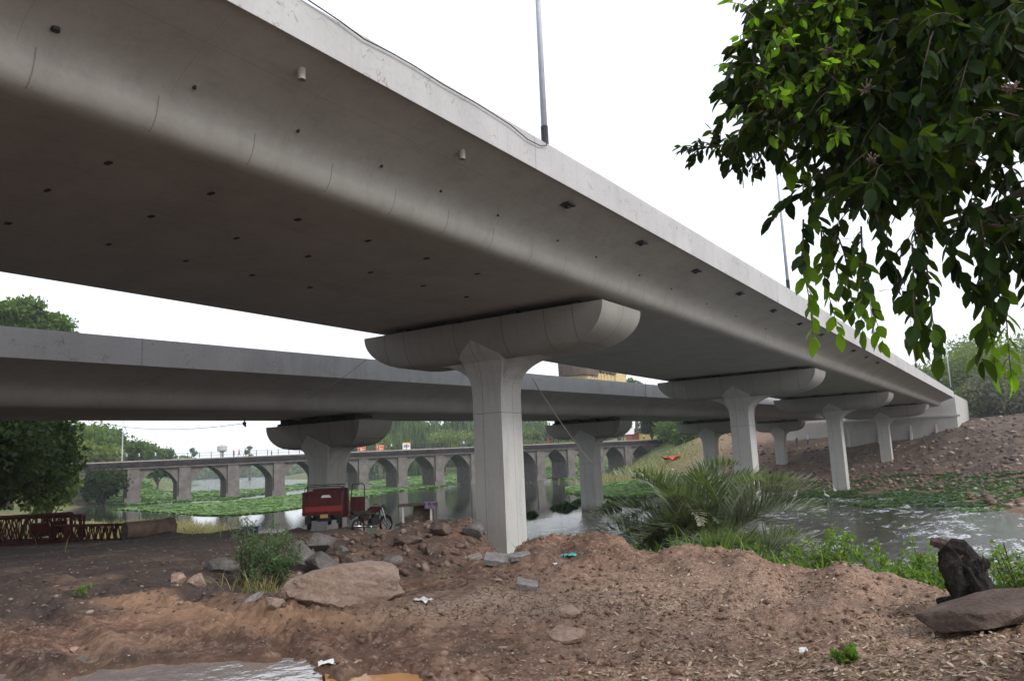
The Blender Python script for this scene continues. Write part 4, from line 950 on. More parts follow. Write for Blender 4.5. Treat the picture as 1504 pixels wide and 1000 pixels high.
pb = gz(368, 36.6); bm = bmesh.new(); bx(bm, (0, 0, .12), (.75, .35, .24), None, .92); bx(bm, (0, 0, .26), (.8, .4, .04)); bmesh.ops.bevel(bm, geom=bm.edges[:], offset=.015, segments=1)
o = build('crate', bm, M['blue']); o.location = pb; tag(o, 'low blue plastic crate at the water edge left of the three-wheeler', 'crate')
# ------------------------------------------------------------------ rocks
m, nt, b = new_mat('grey_rock'); g = G(nt); tc = g.n('ShaderNodeTexCoord').outputs['Object']
def rock_mat(name, a, b_, c_):
    m, nt, b = new_mat(name); g = G(nt); tc = g.n('ShaderNodeTexCoord').outputs['Object']
    n1 = g.noise(tc, 2.2, 7, .65); n2 = g.noise(tc, 22, 6, .7)
    c = g.mix(.5, g.ramp(n1, [(.32, a), (.52, b_), (.7, c_)]), g.ramp(n2, [(.3, a), (.5, b_), (.72, c_)])); g.l(c, b.inputs['Base Color']); b.inputs['Roughness'].default_value = .9; b.inputs['Specular IOR Level'].default_value = .25
    g.bump(g.math('ADD', g.math('MULTIPLY', n1, .7), g.math('MULTIPLY', n2, .7)), 1.0, .06, b); return m
M['rock'] = rock_mat('basalt_boulder', (.045, .042, .042), (.13, .12, .115), (.25, .235, .22))
M['rock_tan'] = rock_mat('sandy_rock', (.2, .135, .105), (.36, .255, .195), (.5, .39, .32))
M['rock_brown'] = rock_mat('muddy_rock', (.05, .034, .028), (.12, .085, .07), (.22, .17, .145))
M['slab'] = rock_mat('pale_slab', (.14, .13, .125), (.27, .25, .235), (.4, .38, .36))
M['char'] = rock_mat('charred_wood', (.008, .008, .008), (.022, .019, .017), (.11, .095, .085))
def rock_mesh(dims, seed, sub=5, cuts=13, rough=.035, flat=None):
    rg = random.Random(seed); bm = bmesh.new(); bmesh.ops.create_icosphere(bm, subdivisions=sub, radius=1)
    planes = []
    for i in range(cuts):
        n = Vector((rg.gauss(0, 1), rg.gauss(0, 1), rg.gauss(0, 1))).normalized(); planes.append((n, rg.uniform(.5, .8)))
    V = np.array([v.co[:] for v in bm.verts])
    for n, d_ in planes:
        n = np.array(n); t = V @ n - d_; k = np.clip(t, 0, None); V -= k[:, None]*n[None]*.93
    nn = fbm(V[:, 0]*2.5+seed*3.1+V[:, 2]*1.7, V[:, 1]*2.5-V[:, 2]*2.1, 5, seed, .6); n2 = fbm(V[:, 0]*8+V[:, 2]*5, V[:, 1]*8+seed-V[:, 2]*6, 3, seed+5, .6)
    V *= (1+rough*nn*2+rough*.5*n2)[:, None]
    if flat: V[:, 2] = np.where(V[:, 2] > 0, np.minimum(V[:, 2], flat+.06*nn), V[:, 2])
    for v, c_ in zip(bm.verts, V): v.co = c_
    for v in bm.verts: v.co = Vector((v.co.x*dims[0]/2, v.co.y*dims[1]/2, v.co.z*dims[2]/2))
    return bm
def rock(px, py, w, d, h, seed, mat, label, name='boulder', rz=None, tilt=(0, 0), sink=.25, cuts=14, rough=.035, flat=None, group=None, cat='rock', sub=5):
    p = hit(px, py); bm = rock_mesh((w, d, h), seed, sub, cuts, rough, flat)
    o = build(name, bm, mat, None, True); smooth_by_angle(o.data, .55)
    o.location = p + Vector((0, 0, h*(.5-sink))); az = math.atan2(p.x, p.y); o.rotation_euler = (tilt[0], tilt[1], -az+(rz or 0))
    return tag(o, label, cat, group)
rock(508, 882, 1.5, .95, .6, 3, M['rock_tan'], 'broad low sandy boulder in the middle foreground, the largest stone', tilt=(0, -.05), sink=.3, cuts=6, rough=.08, sub=5)
rock(262, 857, .34, .3, .26, 5, M['rock_tan'], 'tan rock, left one of a touching pair at the edge of the dark mud', group='stones in the foreground')
rock(288, 860, .36, .3, .28, 6, M['rock_tan'], 'tan rock, right one of a touching pair at the edge of the dark mud', group='stones in the foreground')
rock(402, 893, .26, .22, .2, 8, M['rock_tan'], 'small round stone touching the left end of the broad sandy boulder', group='stones in the foreground')
rock(372, 880, .34, .2, .1, 9, M['slab'], 'thin pale stone lying left of the small round stone', tilt=(0, -.4), group='stones in the foreground')
BO = 'boulders in the hollow'
rock(443, 838, 1.0, .9, 1.05, 12, M['rock'], 'tall grey boulder right behind the feathery bush', group=BO, cuts=11)
rock(470, 812, 1.15, .8, .62, 13, M['rock'], 'wide dark boulder on top of the heap in the hollow', group=BO, cuts=10, sink=.05)
rock(475, 848, 1.0, .8, .72, 14, M['rock'], 'angular pale grey boulder in front of the heap, facing the viewer', group=BO, cuts=12, tilt=(.2, .3), sink=.12)
rock(503, 815, .6, .5, .4, 15, M['rock'], 'small squarish boulder right of the wide dark one', group=BO)
rock(512, 832, .8, .6, .45, 16, M['rock_brown'], 'brown boulder half sunk in the hollow floor', group=BO)
rock(575, 832, .85, .6, .4, 17, M['rock'], 'flat grey boulder alone at the right side of the hollow', group=BO, cuts=12)
rock(540, 833, .45, .4, .3, 18, M['rock'], 'light grey block between the flat boulder and the heap', group=BO)
rock(325, 838, .95, .7, .4, 19, M['rock'], 'low grey rock left of the feathery bush', group=BO)
rock(650, 785, .8, .7, .7, 20, M['rock_brown'], 'rounded brown boulder bedded in the rubble slope', group='boulders of the rubble slope')
rock(694, 787, .75, .6, .7, 21, M['rock'], 'grey boulder bedded in the rubble slope, nearest to the large pier', group='boulders of the rubble slope')
rock(600, 800, .9, .6, .5, 22, M['rock_brown'], 'brown boulder low in the rubble slope', group='boulders of the rubble slope')
rock(560, 790, .6, .5, .4, 23, M['rock_brown'], 'small brown boulder in the rubble slope under the motorcycle', group='boulders of the rubble slope')
rock(635, 813, .7, .5, .4, 24, M['rock_brown'], 'brown boulder at the foot of the rubble slope', group='boulders of the rubble slope')
def slab(px, py, w, d, h, rz, tilt, label, seed, mat='slab'):
    p = hit(px, py); bm = bmesh.new(); bx(bm, (0, 0, 0), (w, d, h)); bmesh.ops.subdivide_edges(bm, edges=bm.edges[:], cuts=9, use_grid_fill=True)
    V = np.array([v.co[:] for v in bm.verts]); n = fbm(V[:, 0]*7+seed, V[:, 1]*7+V[:, 2]*9, 4, seed); n2 = fbm(V[:, 0]*3+seed*2, V[:, 1]*3, 3, seed+3)
    for v, a, c_ in zip(bm.verts, n, n2): v.co += Vector((v.co.x*(a*.1+c_*.18), v.co.y*(a*.12+c_*.25), a*.02))
    o = build('stone_slab', bm, M[mat]); o.location = p+Vector((0, 0, h*.4)); o.rotation_euler = (tilt[0], tilt[1], -math.atan2(p.x, p.y)+rz)
    return tag(o, label, 'stone slab', 'broken slabs on the earth heap')
slab(692, 822, .62, .3, .09, .25, (.25, -.22), 'pale broken slab, left one of three on the crest of the earth heap', 31)
slab(736, 826, .46, .26, .08, -.15, (.3, .12), 'pale broken slab, middle one of three on the crest of the earth heap', 32)
slab(764, 820, .3, .2, .06, .1, (.25, -.1), 'pale broken slab, right one of three on the crest of the earth heap', 33)
slab(775, 862, .24, .2, .07, 0, (.3, .2), 'small grey block below the three slabs', 34)
rock(1460, 925, 1.42, .75, .3, 41, M['rock_brown'], 'long flat brown rock at the right edge below the charred stump', name='flat_rock', rz=.5, tilt=(.1, -.14), sink=.05, cuts=7, flat=.6, sub=5)
rock(1492, 862, .5, .4, .34, 42, M['rock_brown'], 'upright brown stone right of the charred stump', sink=.1, group='stones in the foreground')
rock(835, 905, .3, .2, .14, 43, M['rock_tan'], 'smooth tan stone in the cracked mud', group='stones in the foreground', cuts=4)
rock(832, 939, .36, .25, .18, 44, M['rock_tan'], 'pale brown round stone near the churned mud', group='stones in the foreground', cuts=4)
rock(108, 958, .1, .09, .08, 45, M['rock_tan'], 'fist sized stone in the wheel rut', group='stones in the foreground')
# charred stump: leaning, forked burnt trunk
ps = hit(1432, 893); stp = empty('tree_stump', ps, -math.atan2(ps.x, ps.y), 'charred black tree stump leaning left with a ragged top', 'tree stump')
bm = bmesh.new()
def rough_tube(bm, pts, rad, n, seed, amp):
    rg = random.Random(seed); P = [Vector(p) for p in pts]; rings = []
    N = 26
    for i in range(N+1):
        t = i/N*(len(P)-1); k = min(int(t), len(P)-2); f_ = t-k; c_ = P[k].lerp(P[k+1], f_); R1 = rad[k]*(1-f_)+rad[k+1]*f_
        ax = (P[k+1]-P[k]).normalized(); u = ax.orthogonal().normalized() if abs(ax.z) < .99 else Vector((1, 0, 0)); u = Vector((1, 0, 0))-ax*ax.x; u.normalize(); w = ax.cross(u)
        rings.append([bm.verts.new(c_+(u*math.cos(a)+w*math.sin(a))*R1*(1+amp*float(fbm(np.array([math.cos(a)*2.2+seed]), np.array([math.sin(a)*2.2+i*.16]), 4, seed)[0])+.12*math.sin(a*5+i*.1))) for a in np.linspace(0, 2*PI, n, endpoint=False)])
    for p, q in zip(rings[:-1], rings[1:]):
        for j in range(n): bm.faces.new((p[j], p[(j+1) % n], q[(j+1) % n], q[j]))
    bm.faces.new(rings[0][::-1]); bm.faces.new(rings[-1])
rough_tube(bm, [(.15, 0, -.12), (.02, 0, .12), (-.06, 0, .34), (-.16, 0, .5), (-.22, 0, .57)], [.24, .17, .17, .14, .07], 40, 3, .9); build('trunk', bm, M['char'], stp, True)
bm = bmesh.new(); rough_tube(bm, [(-.1, 0, .42), (-.22, .02, .56), (-.36, .03, .6)], [.09, .06, .03], 16, 8, .8); build('broken_limb', bm, M['rock_brown'], stp, True)
bm = bmesh.new(); rough_tube(bm, [(-.02, -.02, .3), (.12, -.02, .42), (.2, -.02, .4)], [.1, .07, .03], 16, 9, .8); build('knot', bm, M['char'], stp, True)
for k, (x, y, z, s) in enumerate([(-.22, -.05, .05, .2), (.05, -.2, .03, .24), (-.1, -.25, .02, .16), (.3, -.05, .1, .22)]):
    bm = rock_mesh((s*1.5, s, s*.8), 60+k, 4); o = build('charred_chunk', bm, M['char'], stp, True); o.location = (x, y, z)
bm = bmesh.new(); tube(bm, [(.05, -.1, -.02), (.12, -.1, .2), (.16, -.1, .24)], .008, 5); tube(bm, [(.28, -.1, .05), (.42, -.1, -.08)], .008, 5); build('twig', bm, M['rock_brown'], stp)
stp.scale = (.86, .86, 1.0)
# scattered rubbish
def rag(px, py, s, mat, label, seed, cat='litter'):
    p = hit(px, py); rg = random.Random(seed); n = 7; V = [((i/(n-1)-.5)*s*1.6, (j/(n-1)-.5)*s, rg.uniform(0, .35)*s) for i in range(n) for j in range(n)]
    Fc = [(i*n+j, (i+1)*n+j, (i+1)*n+j+1, i*n+j+1) for i in range(n-1) for j in range(n-1)]
    o = raw('plastic_bag', V, Fc, mat, None, True); o.location = p; o.rotation_euler = (0, 0, seed); return tag(o, label, cat, 'litter on the bank')
rag(836, 818, .14, M['teal'], 'crumpled teal plastic bag on the earth heap', 1)
rag(815, 829, .06, M['white_plastic'], 'tiny white scrap left below the teal bag', 2)
rag(622, 884, .13, M['white_plastic'], 'crumpled white paper right of the broad sandy boulder', 3)
rag(482, 976, .1, M['white_plastic'], 'crumpled white scrap between the two puddles', 4)
rag(1180, 956, .07, M['white_plastic'], 'white pebble sized scrap on the leaf strewn soil', 5)
rag(1108, 676, 3.2, plain('red_cloth', (.55, .06, .03), .8), 'red cloth', 6).location = hit(990, 676, 90)
bpy.data.objects[-1] if False else None
o = [x for x in bpy.data.objects if x.get('label') == 'red cloth'][0]; o['label'] = 'bright red cloth spread on the ochre far bank'; o['category'] = 'cloth'; o.name = 'cloth_sheet'; del o['group']
# ------------------------------------------------------------------ pebbles, clods and dry leaves (uncountable)
def scatter(name, pts, sizes, mat, label, jag=.35, seed=0, flat=1.0):
    rg = np.random.RandomState(seed); bm = bmesh.new(); bmesh.ops.create_icosphere(bm, subdivisions=1, radius=1); bv = np.array([v.co[:] for v in bm.verts]); bf = np.array([[v.index for v in f.verts] for f in bm.faces]); bm.free()
    n = len(pts); nv = len(bv); V = np.repeat(bv[None], n, 0)*(1+rg.uniform(-jag, jag, (n, nv, 1)))
    V *= rg.uniform(.55, 1.25, (n, 1, 3))*np.array([1, 1, flat]); a = rg.uniform(0, 2*PI, n); ca, sa = np.cos(a)[:, None], np.sin(a)[:, None]
    x = V[..., 0]*ca-V[..., 1]*sa; y = V[..., 0]*sa+V[..., 1]*ca; V = np.stack([x, y, V[..., 2]], -1)*sizes[:, None, None] + pts[:, None, :]
    V[..., 2] += sizes[:, None]*.35*flat
    Fc = (bf[None]+(np.arange(n)*nv)[:, None, None]).reshape(-1, 3); var = np.repeat(rg.uniform(0, 1, n), nv)
    o = raw(name, V.reshape(-1, 3), Fc, mat, None, False, dict(var=var)); return tag(o, label, None, None, 'stuff')
def stone_mat(name, stops):
    m, nt, b = new_mat(name); g = G(nt); at = g.n('ShaderNodeAttribute', attribute_name='var').outputs['Fac']; pos = g.n('ShaderNodeNewGeometry').outputs['Position']
    c = g.mix(.35, g.ramp(at, stops), g.ramp(g.noise(pos, 30, 5), [(.3, (.055, .034, .026)), (.7, (.33, .21, .15))])); g.l(c, b.inputs['Base Color']); b.inputs['Roughness'].default_value = .9; return m
def polar_pts(n, p0, p1, r0, r1, seed, power=1.0):
    rg = np.random.RandomState(seed); a = rg.uniform(azim(p0), azim(p1), n); r = r0*(r1/r0)**(rg.uniform(0, 1, n)**power); x = r*np.sin(a); y = r*np.cos(a); return np.c_[x, y, height(x, y)], r
P, r = polar_pts(9000, -60, 1560, 5, 16, 1); keep = (fbm(P[:, 0]*.8, P[:, 1]*.8, 3, 91) > -.12) & ((np.arctan2(P[:, 0], P[:, 1]) > azim(640)) | (np.random.RandomState(3).uniform(0, 1, len(P)) < .35)); P, r = P[keep], r[keep]
sz = .004+.018*RNG.uniform(0, 1, len(P))**6+.0006*r
scatter('gravel', P, sz, stone_mat('gravel_stones', [(0, (.06, .032, .022)), (.6, (.16, .086, .055)), (.88, (.28, .17, .115)), (1, (.5, .43, .36))]), 'loose pebbles and earth crumbs over the near bank', seed=2, flat=.65, jag=.45)
P, r = polar_pts(2600, -60, 1560, 5, 13, 6); keep = fbm(P[:, 0]*.7+4, P[:, 1]*.7, 3, 21) > .14; P, r = P[keep], r[keep]
scatter('clods', P, .006+.034*RNG.uniform(0, 1, len(P))**4, stone_mat('wet_clods', [(0, (.045, .03, .024)), (1, (.12, .075, .055))]), 'dark wet clods churned up in the mud', seed=3, jag=.5, flat=.6)
P, r = polar_pts(3800, 380, 800, 13, 29, 8); scatter('rubble', P, .02+.13*RNG.uniform(0, 1, len(P))**7, stone_mat('rubble_stones', [(0, (.035, .027, .024)), (.6, (.08, .056, .046)), (1, (.2, .165, .15))]), 'earth and stone rubble on the slope below the vehicles', seed=4, jag=.5, flat=.8)
P, r = polar_pts(4200, -80, 560, 10.5, 44, 9); scatter('rubble', P, .006+.045*RNG.uniform(0, 1, len(P))**7+.0007*r, stone_mat('dark_rubble_stones', [(0, (.03, .024, .022)), (.8, (.08, .06, .05)), (1, (.3, .28, .26))]), 'small stones over the dark ground at left', seed=5, flat=.5, jag=.45)
P, r = polar_pts(11000, 1110, 1560, 62, 150, 10); k = (P[:, 2] > -4.4); P, r = P[k], r[k]; scatter('rubble', P, .04+.36*RNG.uniform(0, 1, len(P))**8, stone_mat('far_rubble_stones', [(0, (.04, .028, .022)), (.75, (.12, .08, .06)), (1, (.38, .33, .29))]), 'stones and spoil over the far right bank', seed=6, flat=.7)
P, r = polar_pts(1500, 880, 1110, 105, 190, 12); k = (P[:, 2] > -4.4); P = P[k]; scatter('rubble', P, .06+.35*RNG.uniform(0, 1, len(P))**5, stone_mat('ochre_rubble_stones', [(0, (.1, .07, .045)), (.7, (.25, .17, .11)), (1, (.5, .45, .4))]), 'stones over the ochre far bank', seed=7, flat=.7)
P, r = polar_pts(7000, 640, 1600, 5, 15, 61); keep = fbm(P[:, 0]*1.1, P[:, 1]*1.1, 3, 93) > -.05; P, r = P[keep], r[keep]
scatter('clods', P, .006+.04*RNG.uniform(0, 1, len(P))**7, stone_mat('heap_clods', [(0, (.07, .036, .024)), (.6, (.15, .078, .05)), (.9, (.24, .145, .095)), (1, (.4, .31, .25))]), 'crumbly brown earth clods over the heap and the soil at right', seed=63, jag=.5, flat=.8)
# dry leaves
def leaves_flat(name, P, size, mat, label, seed):
    rg = np.random.RandomState(seed); n = len(P); base = np.array([(-1, 0, 0), (-.3, .38, .1), (.5, .3, .12), (1, 0, .05), (.5, -.3, .12), (-.3, -.38, .1), (0, 0, -.05)]); bf = np.array([(0, 6, 1), (1, 6, 2), (2, 6, 3), (3, 6, 4), (4, 6, 5), (5, 6, 0)])
    V = np.repeat(base[None], n, 0); V[..., 2] *= rg.uniform(-1, 3, (n, 1)); a = rg.uniform(0, 2*PI, n)[:, None]; t = rg.normal(0, .3, n)[:, None]
    x, y, z = V[..., 0], V[..., 1], V[..., 2]; z2 = z*np.cos(t)+x*np.sin(t); x2 = x*np.cos(t)-z*np.sin(t); V = np.stack([x2*np.cos(a)-y*np.sin(a), x2*np.sin(a)+y*np.cos(a), z2], -1)*size[:, None, None]+P[:, None]
    V[..., 2] += size[:, None]*.35
    o = raw(name, V.reshape(-1, 3), (bf[None]+(np.arange(n)*7)[:, None, None]).reshape(-1, 3), mat, None, False, dict(var=np.repeat(rg.uniform(0, 1, n), 7))); return tag(o, label, None, None, 'stuff')
P, r = polar_pts(22000, 660, 1580, 5, 14.5, 14); pr = np.clip((np.arctan2(P[:, 0], P[:, 1])-azim(760))*3.2, .1, 1)*(.45+fbm(P[:, 0]*.9, P[:, 1]*.9, 3, 95)); k = RNG.uniform(0, 1, len(P)) < pr*1.1; P, r = P[k], r[k]
M['dry_leaf'] = leaf_mat('dry_leaf', (.11, .06, .04), (.3, .205, .145), (.55, .44, .34), .1)
leaves_flat('dry_leaves', P, .012+.03*RNG.uniform(0, 1, len(P))**1.5, M['dry_leaf'], 'fallen dry leaves strewn over the red soil at right', 15)
# ------------------------------------------------------------------ water weeds
M['weed'] = leaf_mat('water_hyacinth', (.05, .1, .035), (.1, .185, .06), (.19, .28, .11), .2)
M['weed_dark'] = leaf_mat('dark_water_weed', (.012, .03, .012), (.03, .07, .026), (.075, .14, .05), .2)
def in_poly(x, y, poly):
    c_ = np.zeros(len(x), bool); n = len(poly)
    for i in range(n):
        (x1, y1), (x2, y2) = poly[i], poly[(i+1) % n]
        if y1 == y2: continue
        c_ ^= ((y1 > y) != (y2 > y)) & (x < (x2-x1)*(y-y1)/(y2-y1)+x1)
    return c_
def weeds(polys, n, mat, label, seed, size, hgt, name='water_weeds', base_z=WATER, ragged=0.0):
    rg = np.random.RandomState(seed); pts = []
    for poly, w in polys:
        xs = [q[0] for q in poly]; ys = [q[1] for q in poly]; px = rg.uniform(min(xs), max(xs), int(n*w*3)); py = rg.uniform(min(ys), max(ys), len(px)); k = in_poly(px, py, poly); px, py = px[k][:int(n*w)], py[k][:int(n*w)]
        d = np.stack([(px-752)/F, (500-py)/F, -np.ones_like(px)], 0); D = RN @ d; t = base_z/D[2]; pts.append(np.c_[D[0]*t, D[1]*t])
    P = np.concatenate(pts); 
    if ragged: k = fbm(P[:, 0]*.35, P[:, 1]*.35, 4, seed+3) > ragged; P = P[k]
    zg = height(P[:, 0], P[:, 1], False); z = np.maximum(zg, base_z+.03); n = len(P)
    s = size*rg.uniform(.5, 1.4, n)*np.clip(np.hypot(P[:, 0], P[:, 1])/90, .35, 3)
    q = np.array([(-.5, 0, 0), (.5, 0, 0), (.55, 0, 1), (-.55, 0, 1)]); V = np.repeat(q[None], n, 0); a = rg.uniform(0, 2*PI, n)[:, None]; ln = rg.uniform(.3, 1.2, n)[:, None]
    x = V[..., 0]; yy = V[..., 2]*np.sin(ln); zz = V[..., 2]*np.cos(ln); V = np.stack([x*np.cos(a)-yy*np.sin(a), x*np.sin(a)+yy*np.cos(a), zz*hgt], -1)*s[:, None, None]; V[..., 0] += P[:, 0, None]; V[..., 1] += P[:, 1, None]; V[..., 2] += z[:, None]
    pat = fbm(P[:, 0]*.25, P[:, 1]*.25, 3, seed)*.5+.5
    o = raw(name, V.reshape(-1, 3), (np.arange(n)*4)[:, None]+np.arange(4)[None], mat, None, False, dict(var=np.repeat(np.clip(pat*.6+rg.uniform(-.1, .5, n), 0, 1), 4))); return tag(o, label, None, None, 'stuff')
weeds([([(100, 741), (130, 725), (205, 721), (290, 722), (390, 718), (455, 709), (455, 717), (390, 726), (330, 734), (255, 737), (205, 741)], .35),
       ([(170, 748), (255, 741), (330, 737), (400, 730), (455, 725), (520, 718), (585, 716), (585, 720), (520, 733), (440, 746), (400, 752), (340, 757), (300, 757), (250, 753)], .5),
       ([(515, 712), (560, 706), (600, 699), (690, 697), (700, 707), (640, 716), (560, 723), (515, 723)], .28), ([(690, 702), (690, 696), (860, 694), (890, 696), (930, 698), (880, 704), (820, 703)], .12)], 60000, M['weed'], 'bright green floating weed mats around the old bridge arches', 21, .36, .3)
weeds([([(150, 725), (150, 700), (205, 692), (215, 705), (190, 722)], .12), ([(215, 722), (215, 700), (235, 697), (250, 706), (235, 712)], .07), ([(834, 724), (834, 717), (870, 713), (940, 706), (1010, 708), (1010, 722), (945, 731), (880, 730)], .35)], 42000, M['weed'], 'green weed carpet beyond the river pier and left shore', 22, .4, .5)
weeds([([(1120, 716), (1230, 712), (1330, 711), (1400, 712), (1504, 722), (1560, 730), (1560, 742), (1504, 740), (1420, 751), (1340, 750), (1240, 741), (1150, 738), (1110, 730)], .6)], 60000, M['weed_dark'], 'dark green weeds along the far shore under the near flyover', 23, .24, .5, ragged=-.02)
weeds([([(1290, 728), (1400, 722), (1540, 730), (1560, 745), (1420, 752), (1340, 750)], .2)], 30000, M['weed'], 'fresh green weeds along the far shore at right', 24, .2, .7, ragged=.12)
def clump(px, py, w, d, h, label, seed, z=WATER, mat='weed_dark'):
    p = at_z(px, py, z); rg = np.random.RandomState(seed); n = 2600
    a = rg.uniform(0, 2*PI, n); rr_ = np.sqrt(rg.uniform(0, 1, n)); hh_ = h*(1-rr_**2)*(.7+.5*vnoise(np.cos(a)*rr_*4+seed, np.sin(a)*rr_*4, seed)); x = rr_*np.cos(a)*w/2; y = rr_*np.sin(a)*d/2; zc = hh_*rg.uniform(.3, 1, n)
    s = .09*rg.uniform(.6, 1.4, n); q = rg.normal(0, 1, (n, 4, 3)); C = np.c_[x, y, zc]; V = C[:, None]+q*s[:, None, None]*.8
    o = raw('weed_clump', V.reshape(-1, 3), (np.arange(n)*4)[:, None]+np.arange(4)[None], M[mat], None, False, dict(var=np.repeat(np.clip(zc/h*.7+rg.uniform(0, .3, n), 0, 1), 4))); o.location = (p.x, p.y, z); o.rotation_euler = (0, 0, YAW); return tag(o, label, 'water weed', 'weed clumps in the river')
clump(828, 746, 2.5, 1.6, .5, 'rounded dark weed clump in the river left of the river pier', 1)
clump(897, 750, 1.7, 1.3, .75, 'taller dark weed clump touching the river pier on its right', 2)
clump(930, 741, 1.6, 1.2, .4, 'low dark weed clump right of the taller one', 3)
clump(780, 757, 1.0, .8, .35, 'small dark weed clump just right of the large pier', 4)
clump(905, 734, 1.8, 1, .3, 'low weed clump behind the taller one', 5)
clump(852, 738, 1.6, .9, .3, 'low weed clump behind the rounded one', 6)
# egrets
def egret(px, py, label, rz, seed):
    p = at_z(px, py, WATER); zg = max(WATER, H(p.x, p.y))+.12; r_ = empty('egret', (p.x, p.y, zg), rz, label, 'bird', 'egrets among the weeds')
    bm = bmesh.new(); rings = []
    path = [((-.3, 0, .34), .02), ((-.18, 0, .38), .07), ((0, 0, .42), .1), ((.12, 0, .48), .07), ((.18, 0, .58), .03), ((.13, 0, .7), .024), ((.17, 0, .8), .024), ((.22, 0, .84), .035), ((.28, 0, .83), .018), ((.38, 0, .81), .004)]
    tube(bm, [q for q, _ in path], [q for _, q in path], 10); build('body', bm, M['white_plastic'], r_, True)
    for s in (-1, 1):
        bm = bmesh.new(); tube(bm, [(0, s*.04, .36), (-.03, s*.04, .2), (.01, s*.04, 0)], .01, 5); build('leg', bm, M['black'], r_)
    return r_
egret(1168, 737, 'white egret standing left of the other egrets near the palm', .5, 1); egret(1215, 737, 'white egret in the weeds in the middle of the three', 2.6, 2); egret(1227, 728, 'white egret nearest to the third pier foot', 2.2, 3)
# ------------------------------------------------------------------ foliage generators
def quads_cloud(C, nrm_jit, s, rg, shape=None):
    """leaf quads of size s around centres C, random orientation"""
    n = len(C); u = rg.normal(0, 1, (n, 3)); u /= np.linalg.norm(u, axis=1)[:, None]; w = rg.normal(0, 1, (n, 3)); w -= u*(u*w).sum(1)[:, None]; w /= np.linalg.norm(w, axis=1)[:, None]
    a = u*s[:, None]*.62; b2 = w*s[:, None]*.36
    V = np.stack([C-a, C+b2*1.0-a*.1, C+a, C-b2*1.0-a*.1], 1); return V
def tree_mesh(seed, H_, W_, trunk_h, nclump, nleaf, leaf, flat=.75, spread=.22, droop=0):
    """returns (trunk bmesh, crown verts, var) for a tree of height H_, crown width W_"""
    rg = np.random.RandomState(seed); bm = bmesh.new(); cz = trunk_h+(H_-trunk_h)*.5; ch = (H_-trunk_h)/2; cl = []
    for i in range(nclump):
        while True:
            q = rg.uniform(-1, 1, 3)
            if .25 < np.linalg.norm(q) < 1: break
        q = q/np.linalg.norm(q)*rg.uniform(.55, .95); 
        if q[2] < -.2: q[2] *= .5
        cl.append((q[0]*W_/2*(1-spread), q[1]*W_/2*(1-spread), cz+q[2]*ch*(1-spread*.5)))
    tr_ = max(.1, H_*.025); top = trunk_h+ch*.7
    tube(bm, [(0, 0, -.6), (tr_*.5, 0, trunk_h*.5), (0, tr_, trunk_h), (0, 0, top)], [tr_*1.4, tr_, tr_*.85, tr_*.3], 8)
    for c_ in cl[::2]:
        s0 = Vector((0, 0, trunk_h*rg.uniform(.7, 1.1))); e = Vector(c_); md_ = s0.lerp(e, .5)+Vector((0, 0, -.1*H_*rg.uniform(-.5, .5))); tube(bm, [s0, md_, e], [tr_*.5, tr_*.3, tr_*.1], 5)
    V = []; var = []
    per = nleaf//nclump
    for c_ in cl:
        R1 = W_*spread*rg.uniform(.6, 1.25); q = rg.normal(0, 1, (per, 3)); q /= np.linalg.norm(q, axis=1)[:, None]; q *= (rg.uniform(.35, 1, per)**.5)[:, None]; q *= (1+.35*rg.uniform(-1, 1, (per, 1)))
        C = np.array(c_)+q*np.array([R1, R1, R1*flat]); s = leaf*rg.uniform(.6, 1.4, per); V.append(quads_cloud(C, 0, s, rg)); base = rg.uniform(.15, .75); var.append(np.clip(base+rg.uniform(-.2, .25, per), 0, 1))
    V = np.concatenate(V); return bm, V, np.repeat(np.concatenate(var), 4)
M['bark'] = mottled('bark', (.05, .035, .028), (.13, .1, .08), 4, .95, .6, .03)
M['leaf_far'] = leaf_mat('tree_foliage', (.025, .05, .012), (.055, .1, .022), (.11, .17, .04), .3)
M['leaf_pale'] = leaf_mat('pale_foliage', (.045, .065, .018), (.11, .145, .035), (.23, .26, .075), .35)
M['leaf_dark'] = leaf_mat('dark_foliage', (.004, .009, .003), (.01, .021, .006), (.025, .045, .012), .1, .6, 'var', .08)
M['leaf_bare'] = leaf_mat('thin_dry_foliage', (.06, .055, .045), (.11, .1, .075), (.17, .16, .11), .25)
TREES = {}
def tree(kind, p, H_, W_, label, cat='tree', group=None, mat='leaf_far', name='tree', rz=0, trunk_frac=.25, nleaf=3200, leaf=None, nclump=16, flat=.75, spread=.24, seed=None, share=None):
    key = share
    if key and key in TREES:
        r_ = copy_tree(TREES[key][0]); h0, w0 = TREES[key][1]; r_.scale = (W_/w0, W_/w0, H_/h0)
    else:
        r_ = empty(name, (0, 0, 0)); bm, V, var = tree_mesh(seed or hash(kind) % 1000 if seed is None else seed, H_, W_, H_*trunk_frac, nclump, nleaf, leaf or W_*.03, flat, spread)
        build('trunk', bm, M['bark'], r_, True); raw('crown', V.reshape(-1, 3), (np.arange(len(V))*4)[:, None]+np.arange(4)[None], M[mat], r_, False, dict(var=var))
        if key: TREES[key] = (r_, (H_, W_))
    r_.location = p; r_.rotation_euler = (0, 0, rz); return tag(r_, label, cat, group)
def pxm(r): return r/F          # metres per pixel (approx) at distance r
def tree_px(px, ytop, wpx, r, label, **k):
    p = gz(px, r); zt = at_r(px, ytop, r).z; return tree(label, p, max(1.5, zt-p.z), wpx*pxm(r)*1.03, label, **k)
